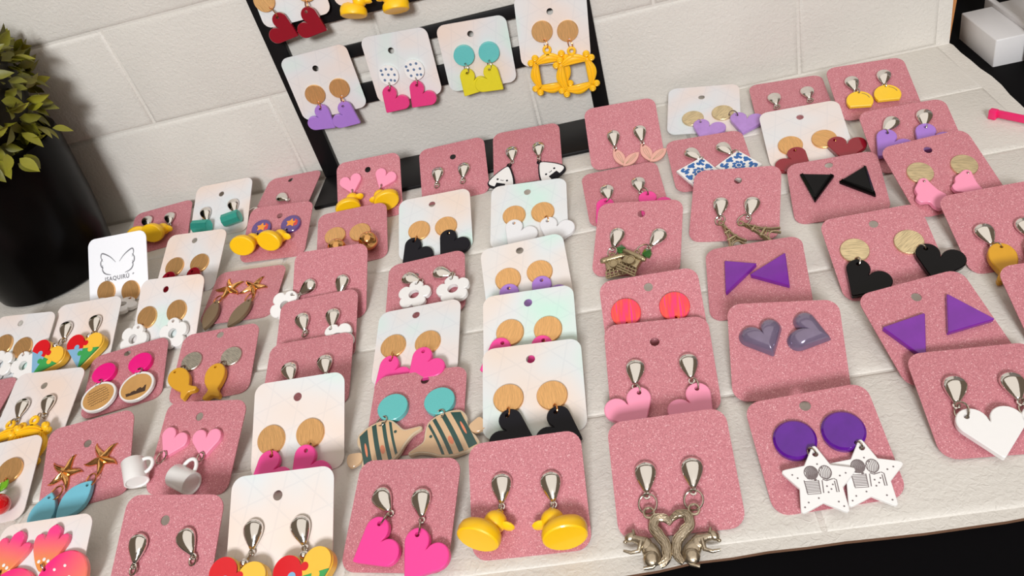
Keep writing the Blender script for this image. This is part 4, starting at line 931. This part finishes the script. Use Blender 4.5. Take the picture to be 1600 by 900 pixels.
'pk31': ["p", [-118.29, 478.82, 1.58, 0.99967, 0.02547, -0.00326, -0.02139, 0.89633, 0.44286], [0.47, 37.2], [[["T", [-10.65, 30.05], [-13.25, 14.12]], None], [["T", [9.11, 28.83], [6.06, 13.07]], None]]],
'onigiri': ["p", [-65.51, 482.47, 1.85, 0.99896, -0.04327, -0.01402, 0.04539, 0.92807, 0.36963], None, [[["T", [-11.04, 33.17], [-10.57, 16.46]], ["onigiri", [-12.75, 14.8], [-17.79, 1.46]]], [["T", [8.91, 32.8], [8.84, 15.09]], ["onigiri", [9.17, 12.91], [16.88, 1.49]]]]],
'hduck': ["p", [-182.55, 474.61, 1.53, 0.99899, -0.04485, 0.00134, 0.03542, 0.80658, 0.59006], [-0.39, 40.02], [[["H", [-12.86, 29.32], [-11.65, 21.46]], ["duck", [-12.17, 21.05], [-9.1, 10.4], 1]], [["H", [12.68, 28.4], [9.4, 22.46]], ["duck", [9.25, 19.47], [12.17, 8.91], -1]]]],
'gball': ["p", [-186.38, 420.83, 2.46, 0.99682, 0.06977, -0.03841, -0.05467, 0.95014, 0.307], None, [[["D", [-11.83, 26.84], 15, "gold"], ["ball", [-11.08, 19.31], [-8.23, 11.91]]], [["D", [5.93, 25.69], 15, "gold"], ["ball", [8.42, 18.83], [14.68, 10.01]]]]],
'pk35': ["p", [-191.26, 363.7, 1.81, 0.99752, -0.06925, -0.01249, 0.06574, 0.85397, 0.51615], None, [[["T", [-8.99, 27.83], [-19.91, 19.49]], ["flower", [-23.07, 19.41], [-27.47, 12.33]]], [["T", [10.39, 29.4], [8.18, 19.09]], None]]],
'pk36': ["p", [-191.83, 325.5, 1.68, 0.99958, 0.0282, -0.00704, -0.025, 0.95763, 0.28692], None, [[["T", [-10.62, 37.41], [-6.29, 22.69]], None], [["T", [10.3, 36.36], [10.44, 21.25]], ["flower", [10.89, 19.98], [17.87, 8.33]]]]],
'pk37': ["p", [-188.67, 288.18, 2.72, 0.99744, 0.05244, -0.04861, -0.04181, 0.9792, 0.19855], None, [[["T", [-12.18, 33.24], [-7.71, 18.02]], None], [["T", [9.11, 34.43], [11.59, 19.3]], None]]],
'wpink': ["w", [-182.31, 246.07, 1.69, 0.99984, -0.01588, -0.00777, 0.01766, 0.87902, 0.47646], [-0.72, 39.44], [[["D", [-14.03, 18.68], 15, "gold"], ["heart", [-12.21, 9.25], [-18.27, -1.06], "l"]], [["D", [7.13, 19.27], 15, "gold"], ["heart", [8.06, 9.21], [2.92, -1.76], "l"]]]],
'puzz': ["w", [-175.36, 184.13, 1.95, 0.99968, -0.01769, -0.01814, 0.02417, 0.8806, 0.47325], [-1.88, 38.91], [[["T", [-12.12, 29.56], [-12.15, 16.0]], ["puzzle", [-13.31, 11.4], [-16.09, -0.63]]], [["T", [9.0, 28.61], [12.82, 14.95]], ["puzzle", [14.21, 12.0], [16.72, -2.14]]]]],
'pk40': ["p", [-232.03, 179.41, 3.28, 0.99183, -0.10592, -0.07112, 0.12677, 0.88133, 0.45519], [-3.16, 38.07], [[["T", [-13.46, 32.35], [-13.19, 18.41]], None], [["T", [7.21, 34.09], [15.48, 22.49]], None]]],
'pflower': ["w", [-299.36, 179.76, 1.68, 0.99991, 0.011, -0.00708, -0.00791, 0.93937, 0.34281], None, [[["P", [-17.24, 25.78], [-12.92, 40.94]], ["fan", [-16.93, 23.72], [-7.37, 9.36]]], [["P", [4.92, 25.66], [6.71, 41.36]], ["fan", [6.56, 24.6], [27.52, 10.3]]]]],
'cherry': ["w", [-362.28, 242.61, 1.79, 0.99618, 0.08649, -0.01167, -0.07989, 0.95753, 0.27705], None, [[["D", [-12.64, 31.58], 15, "gold"], ["cherry", [-10.33, 20.66], [-7.64, 7.51]]], [["D", [10.24, 29.61], 15, "gold"], ["cherry", [11.15, 19.75], [15.38, 6.28]]]]],
'starfish': ["p", [-302.61, 246.86, 1.79, 0.98922, 0.14595, -0.01147, -0.1336, 0.93195, 0.33709], [-0.9, 35.14], [[["S", [-11.66, 20.81], [-6.36, 30.59]], ["leaf", [-17.54, 6.2], [-18.93, -1.36]]], [["S", [8.95, 23.5], [17.67, 30.77]], ["leaf", [4.48, 8.51], [-2.84, 1.71]]]]],
'mug': ["p", [-243.03, 243.74, 1.5, 0.98551, -0.16959, -7e-05, 0.15529, 0.90221, 0.40237], [-2.81, 40.97], [[["H", [-14.2, 25.67], [-16.95, 17.95]], ["mug", [-19.41, 15.63], [-28.28, 10.68]]], [["H", [6.96, 25.37], [7.25, 19.06]], ["mug", [6.17, 16.11], [3.55, 9.28]]]]],
'mustard': ["p", [-253.93, 311.74, 2.24, 0.99914, 0.02893, -0.02977, -0.02083, 0.96976, 0.24318], [-0.41, 45.15], [[["D", [-15.07, 28.13], 13, "silver"], ["whale", [-21.83, 19.53], [-5.5, -4.57], 1]], [["D", [10.5, 26.76], 13, "silver"], ["whale", [3.97, 18.16], [6.22, -6.66], -1]]]],
'print': ["p", [-312.28, 316.37, 2.14, 0.97964, 0.19912, -0.02548, -0.19199, 0.96642, 0.17081], [-1.6, 44.39], [[["D", [-13.36, 30.88], 15, "magenta"], ["pdisc", [-15.79, 20.65], [-12.3, 8.63]]], [["D", [9.69, 30.67], 15, "magenta"], ["pdisc", [9.93, 20.34], [10.57, 8.7]]]]],
'w47': ["w", [-368.81, 299.62, 1.84, 0.99697, -0.07656, -0.01347, 0.07712, 0.95232, 0.29521], [-1.78, 39.13], [[["T", [-10.4, 30.66], [-10.1, 16.58]], ["frame", [-11.6, 13.86], [-9.03, 2.24]]], [["T", [7.32, 31.29], [9.04, 16.44]], ["frame", [8.46, 13.66], [8.65, 0.74]]]]],
'pk48': ["p", [-428.66, 311.18, 1.66, 0.99997, -0.0047, 0.0063, 0.00406, 0.99506, 0.09924], None, []],
'pz49': ["w", [-368.21, 364.55, 1.54, 0.99909, -0.04268, -0.00161, 0.0396, 0.91162, 0.40912], None, [[["T", [-13.29, 35.18], [-12.54, 19.89]], ["puzzle", [-13.83, 16.8], [-18.73, 7.45]]], [["T", [8.29, 36.33], [10.52, 22.84]], ["puzzle", [10.76, 20.46], [9.92, 7.8]]]]],
'fl50': ["w", [-419.01, 362.37, 1.63, 0.9914, -0.13078, -0.00508, 0.12011, 0.89366, 0.43238], [-3.48, 42.96], [[["D", [-11.37, 27.4], 15, "gold"], ["flower", [-8.81, 19.39], [-4.3, 9.13]]], [["D", [6.18, 23.93], 15, "gold"], ["flower", [12.34, 17.34], [15.37, 9.07]]]]],
'fl51': ["w", [-306.47, 367.22, 1.7, 0.9879, -0.15486, 0.00815, 0.12771, 0.84231, 0.52365], [-4.54, 41.17], [[["D", [-15.08, 22.45], 15, "gold"], ["flower", [-17.61, 15.68], [-19.67, 8.49]]], [["D", [7.76, 24.91], 15, "gold"], ["flower", [8.98, 18.34], [10.1, 9.71]]]]],
'isa': ["w", [-366.6, 431.78, 2.07, 0.99649, -0.08055, 0.02287, 0.04208, 0.71788, 0.6949], None, [[["D", [-9.99, 9.13], 15, "gold"], ["flower", [-12.54, 1.56], [-12.92, -6.77]]], [["D", [10.63, 6.53], 15, "gold"], ["flower", [11.9, -0.13], [8.78, -8.45]]]]],
'mar53': ["w", [-314.43, 427.61, 1.57, 0.9902, -0.13965, -0.00263, 0.12781, 0.89829, 0.4204], [-1.36, 42.6], [[["D", [-12.43, 21.81], 15, "gold"], ["heart", [-12.89, 13.48], [-12.64, -3.18], "l"]], [["D", [8.43, 22.44], 15, "gold"], ["heart", [6.71, 14.46], [21.03, -2.98], "r"]]]],
'sfb': ["p", [-259.31, 381.2, 3.05, 0.99802, -0.01151, -0.06187, 0.01821, 0.99389, 0.10887], None, [[["S", [-11.89, 30.99], [-5.6, 34.81]], ["leaf", [-15.53, 15.36], [-16.91, -5.04]]], [["S", [5.86, 29.65], [9.61, 36.4]], ["leaf", [8.3, 13.05], [0.62, -5.08]]]]],
'dk55': ["p", [-252.47, 447.12, 2.7, 0.99723, -0.05702, -0.04784, 0.0694, 0.94456, 0.32092], [-0.3, 39.03], [[["D", [-11.96, 28.12], 15, "pop"], ["duck", [-14.47, 20.38], [-14.35, 7.3], 1]], [["D", [11.05, 28.68], 15, "pop"], ["duck", [8.0, 20.49], [5.24, 5.64], 1]]]],
'pk56': ["p", [-264.04, 504.5, 3.11, 0.98221, -0.17647, 0.0642, 0.16284, 0.97067, 0.17685], [-3.1, 43.78], [[["T", [-20.2, 12.72], [-26.61, 9.08]], None], [["T", [-6.57, 24.2], [14.25, 11.58]], None]]],
'teal57': ["w", [-312.31, 498.46, 1.56, 0.99871, -0.05081, 0.0025, 0.04454, 0.89705, 0.43967], [-1.59, 38.56], [[["T", [-14.06, 27.35], [-9.87, 13.63]], ["spool", [-10.97, 12.67], [-10.71, 6.84]]], [["T", [9.86, 30.2], [14.54, 14.63]], ["spool", [14.04, 13.57], [15.6, 5.23]]]]],
'dk58': ["p", [-364.07, 496.79, 1.74, 0.99008, 0.14021, -0.0095, -0.13454, 0.9652, 0.22424], None, [[["T", [-12.87, 40.48], [-10.13, 25.17]], ["duck", [-10.45, 23.31], [-7.0, 10.39], 1]], [["T", [7.34, 37.3], [8.8, 20.99]], ["duck", [7.81, 20.14], [4.58, 7.54], 1]]]],
'fish': ["p", [-122.54, 247.35, 1.92, 0.99945, -0.02851, -0.01674, 0.03071, 0.98812, 0.15056], [2.58, 43.48], [[["D", [-12.27, 27.2], 16, "teal"], ["fish", [-18.39, 16.63], [-15.29, 5.92], 1]], [["D", [12.42, 27.42], 16, "teal"], ["fish", [13.91, 16.57], [18.87, 6.39], -1]]]],
'hot60': ["p", [-123.21, 183.61, 2.54, 0.98405, -0.17293, 0.04167, 0.15168, 0.93813, 0.31131], None, [[["T", [-13.6, 35.31], [-4.54, 24.66]], ["heart", [-7.39, 19.17], [-17.32, 3.0], "l"]], [["T", [8.06, 35.43], [11.13, 20.68]], ["heart", [11.39, 14.52], [8.78, -2.84], "l"]]]],
'pkedge': ["p", [181.29, 244.26, 1.56, 0.99954, -0.03025, -0.00243, 0.02954, 0.95118, 0.30722], None, []],
'wh61': ["w", [-127.98, 298.36, 2.64, 0.99762, -0.05161, 0.04578, 0.03959, 0.97172, 0.23278], [-1.92, 43.34], [[["D", [-13.64, 23.78], 15, "gold"], ["heart", [-12.67, 12.45], [-18.62, -0.47], "l"]], [["D", [7.04, 22.18], 15, "gold"], ["heart", [7.57, 12.27], [1.75, -0.57], "l"]]]],
}
# ------------------------------------------------------------------ cards and earrings
def rounded(w, h, r, n=6):
    o = []
    for cx, cy, a0 in ((w/2-r, h-r, 0), (-w/2+r, h-r, 90), (-w/2+r, r, 180), (w/2-r, r, 270)):
        for i in range(n+1):
            a = math.radians(a0+90*i/n); o.append((cx+r*math.cos(a), cy+r*math.sin(a)))
    return o
def local_frame(o, ydir, z=0.0):
    y = Vector((ydir[0], ydir[1], 0)).normalized(); x = Vector((y.y, -y.x, 0))
    return T3(o[0], o[1], z) @ Matrix((x, y, Vector((0, 0, 1)))).transposed().to_4x4()
def build_tree(node, parent, local):
    name, me, subs = node
    o = link(name, me, parent, local)
    for s in subs: build_tree(s, o, None)
    return o
def tree_verts(node):
    out = [v.co for v in node[1].vertices]
    for s in node[2]: out += tree_verts(s)
    return out
FLOOR = 1.45*MM
def settle(base, local, node):
    """lift the far end of a charm that would sink into the mat"""
    vs = tree_verts(node); vs = vs[::max(1, len(vs)//260)]
    for k in range(60):
        M = base @ local @ Matrix.Rotation(math.radians(-1.0*k), 4, 'X')
        if min((M @ v).z for v in vs) >= FLOOR: break
    return local @ Matrix.Rotation(math.radians(-1.0*k), 4, 'X')
def charm_node(card, ch, i):
    t = ch[0]
    if t == 'heart': return ch_heart(HEART[card], ch[3], 20.0 if card == 'wheart' else (18.0 if card[0] == 'R' else 18.6))
    if t == 'flower': return ch_flower('white_plastic')
    if t == 'star': return ch_star()
    if t == 'duck': return ch_duck(ch[3])
    if t == 'squirrel': return ch_squirrel(ch[3])
    if t == 'frame': return ch_frame()
    if t == 'onigiri': return ch_onigiri()
    if t == 'wing': return ch_wing(ch[3])
    if t == 'tile': return ch_tile()
    if t == 'dome': return ch_dome()
    if t == 'butterfly': return ch_butterfly()
    if t == 'whale': return ch_whale(ch[3])
    if t == 'camera': return ch_typewriter()
    if t == 'eiffel': return ch_eiffel()
    if t == 'ball': return ch_ball()
    if t == 'pdisc': return ch_pdisc(1+i)
    if t == 'leaf': return ch_leaf('blue_leaf', 24, 14) if card == 'starfish' else ch_leaf('brown_leaf', 26, 9.5)
    if t == 'mug': return ch_mug()
    if t == 'cherry': return ch_cherry()
    if t == 'fan': return ch_fan()
    if t == 'puzzle': return ch_puzzle()
    if t == 'spool': return ch_spool()
    if t == 'fish': return ch_fish(ch[3])
BIGRING = {'squirrel', 'camera', 'eiffel', 'mustard', 'fish', 'print', 'starfish', 'sfb', 'mug'}
def ring_between(parent, a, b, m, z, face):
    a = Vector(a); b = Vector(b); d = b-a; L_ = d.length
    r = min(max(L_/2+0.25, 1.7), 4.2); r = round(r*2)/2
    y = Vector((d.x, d.y, 0)).normalized() if L_ > 0.2 else Vector((0, 1, 0)); nz = Vector((0, 0, 1)); x = y.cross(nz)
    ang = math.radians(18 if face else 62); n = (nz*math.cos(ang)+x*math.sin(ang)).normalized(); xx = y.cross(n)
    M = Matrix((xx, y, n)).transposed().to_4x4(); c = (a+b)/2
    link('jump_ring', ring_mesh(r, m), parent, T3(c.x, c.y, z) @ M)
for key, (kind, M, hole, ears) in DATA.items():
    cl, en, el = META[key]
    o = Vector(M[:3]); u = Vector(M[3:6]); v = Vector(M[6:9]); n = u.cross(v)
    B = Matrix(((u.x, v.x, n.x, o.x*MM), (u.y, v.y, n.y, o.y*MM), (u.z, v.z, n.z, o.z*MM), (0, 0, 0, 1)))
    W_, H_ = (50, 49.5)
    holes = [circ(hole[0], min(hole[1], 45.5), 2.3, 18)] if hole else []
    material = 'pink_glitter' if kind == 'p' else ('clip_white' if key == 'isa' else 'pearl_white')
    cm = plate('earring_card', rounded(W_, H_, 6.5 if kind == 'p' else 6.0), holes, 0.5, 0.0, material, -0.5)
    c = link('earring_card', cm, None, B)
    tag(c, cl, 'earring card', 'pink glitter earring cards' if kind == 'p' else 'white earring cards')
    if key == 'isa':
        bm = bmesh.new()
        for s in (-1, 1):
            for q in ([(1.6, 29.6), (6.0, 34), (11.6, 37.2), (13.6, 37.0), (14.0, 34.6), (12.6, 31.4)], [(12.8, 33.6), (14.4, 31.0), (14.0, 28.0), (12.2, 26.6)], [(12.8, 29.0), (13.0, 25.0), (10.6, 22.2), (6.0, 20.8)]):
                pts = curve2([(s*x, y) for x, y in q], 5); add_ribbon(bm, pts, [0.25+0.75*math.sin(math.pi*(i+0.5)/len(pts)) for i in range(len(pts))], 0.04)
        link('wing_logo', to_mesh('wing_logo', bm, 'logo_grey'), c)
        for txt, size, x, y in (('ISAQUIR\u00da', 4.2, -0.9, 16.6), ('\u00ae', 1.8, 13.1, 18.2)):
            cu = bpy.data.curves.new('lettering', 'FONT'); cu.body = txt; cu.size = size*MM; cu.align_x = 'CENTER'; cu.space_character = 1.15; cu.offset = 0.00012
            tmp = bpy.data.objects.new('tmp', cu); COL.objects.link(tmp); bpy.context.view_layer.update()
            me = bpy.data.meshes.new_from_object(tmp.evaluated_get(bpy.context.evaluated_depsgraph_get())); bpy.data.objects.remove(tmp)
            me.materials.clear(); me.materials.append(MATS['logo_grey']); link('lettering', me, c, T3(x, y, 0.05))
    for i, (st, ch) in enumerate(ears):
        side = 'left' if i == 0 else 'right'; lab = '%s, %s one' % (el, side)
        grp = en.replace('_', ' ') + 's'
        if st[0] in 'QG':      # one-piece studs
            if st[0] == 'Q':
                me, (cx, cy) = st_tri(st[1:], 'black_gloss' if key == 'btri' else 'purple_shell'); lf = T3(cx, cy, 0.15)
            else:
                d = (st[1][0]-st[2][0], st[1][1]-st[2][1]); cxy = (st[1][0]*0.55+st[2][0]*0.45, st[1][1]*0.55+st[2][1]*0.45); me = st_puffy(); lf = local_frame(cxy, d, 0.1)
            e = link(en, me, None, B @ lf); tag(e, lab, 'earring', grp); continue
        s0 = Vector(st[1]); E = bpy.data.objects.new(en, None); COL.objects.link(E); E.empty_display_size = 0.01
        base = B @ T3(s0.x, s0.y, 0); E.matrix_world = base; tag(E, lab, 'earring', grp)
        rm = 'gold_ring' if (st[0] == 'S' or (st[0] == 'D' and st[3] == 'gold')) else 'silver_ring'
        hang = Vector(ch[1])-s0 if ch else None; z = 2.0
        if st[0] == 'T':
            d = s0-Vector(st[2]); d.normalize(); me, lp = st_drop(); so = link('stud', me, E, local_frame((0, 0), d, 0.05)); link('stud_loop', lp, so); eye = -d*14.3; z = 1.6
        elif st[0] == 'D':
            m = {'goldd': 'goldd', 'gold': 'gold', 'silver': 'silver_oval', 'dots': 'white_plastic', 'pop': 'pop_violet'}.get(st[3], st[3])
            thin = st[3] in ('gold', 'goldd', 'silver'); d = -hang.normalized() if hang is not None and hang.length > 0.5 else Vector((0, 1))
            so = link('stud', st_disc(m, st[2], 1.3 if thin else (2.0 if st[3] in ('dots', 'pop') else 2.8)), E, local_frame((0, 0), d, 0.1)); eye = -d*(st[2]/2-1.7); z = 1.6
            if st[3] == 'dots': link('dots', st_dots(), so)
            if st[3] == 'pop':
                for me in st_pop(): link('picture', me, so)
        elif st[0] == 'H':
            d = s0-Vector(st[2]); d.normalize(); so = link('stud', st_heart(), E, local_frame((0, 0), d, 0.1)); eye = -d*4.45; z = 2.2
        elif st[0] == 'S':
            d = Vector(st[2])-s0; d.normalize(); k = round((math.atan2(-hang.y, -hang.x)-math.atan2(d.y, d.x)-math.pi/5)/(2*math.pi/5)) if hang is not None else 0
            so = link('stud', st_starfish(), E, local_frame((0, 0), d, 0.1)); best = None
            for q in range(5):
                a = math.atan2(d.y, d.x)+2*math.pi*q/5; p = Vector((math.cos(a), math.sin(a)))
                if best is None or p.dot(hang) > best.dot(hang): best = p
            eye = best*9.4; z = 1.6
        elif st[0] == 'P':
            d = Vector(st[2])-s0; d.normalize(); me, dt = st_tulip(); so = link('stud', me, E, local_frame((0, 0), d, 0.1)); link('dots', dt, so); eye = d*0.6; z = 2.2
        if ch:
            h = Vector(ch[1])-s0; rf = Vector(ch[2])-s0; node = charm_node(key, ch, i)
            gap = (h-eye).length
            if gap > 7.5: h = eye+(h-eye)*(7.5/gap)
            if gap < 2.0: h = eye+((rf-eye).normalized())*2.2
            zz = {'duck': 0.6, 'mug': 0.4, 'ball': 0.3}.get(ch[0], 2.0 if st[0] in 'HP' or st[0] == 'T' else 1.5)
            if ch[0] == 'fan': zz = 0.2
            if key == 'star': zz = 1.4+1.9*(1-i)+0.5
            if key in ('R6', 'w47'): zz += 3.2*i
            if ch[0] == 'heart': zz += 2.75*i*(key in ('R3', 'R5', 'R1', 'wh61', 'wpink'))
            if key == 'eiffel': zz += 2.0*i
            if key == 'camera': zz = 0.4+3.0*i
            lf = local_frame(h, h-rf, zz); zr = (max(1.6 if st[0] == 'T' else (1.5 if st[0] == 'D' and thin else 3.0), zz+1.4)+(1.5 if st[0] == 'D' and thin else 2.9))/2
            if key[0] != 'R' or key == 'reddisc': lf = settle(base, lf, node)
            build_tree(node, E, lf); ring_between(E, eye, h, rm, zr, key in BIGRING)
        elif st[0] == 'T' and key != 'reddisc':
            q = eye-Vector((0, 1))*3.6
            if key in ('pk31', 'pk40', 'pk13', 'pk35', 'pk36', 'pk37'): ring_between(E, eye, q, rm, 1.6, True)
        elif key == 'reddisc': ring_between(E, eye, eye+Vector((0, -3.4)), 'gold_ring', 2.4, False)
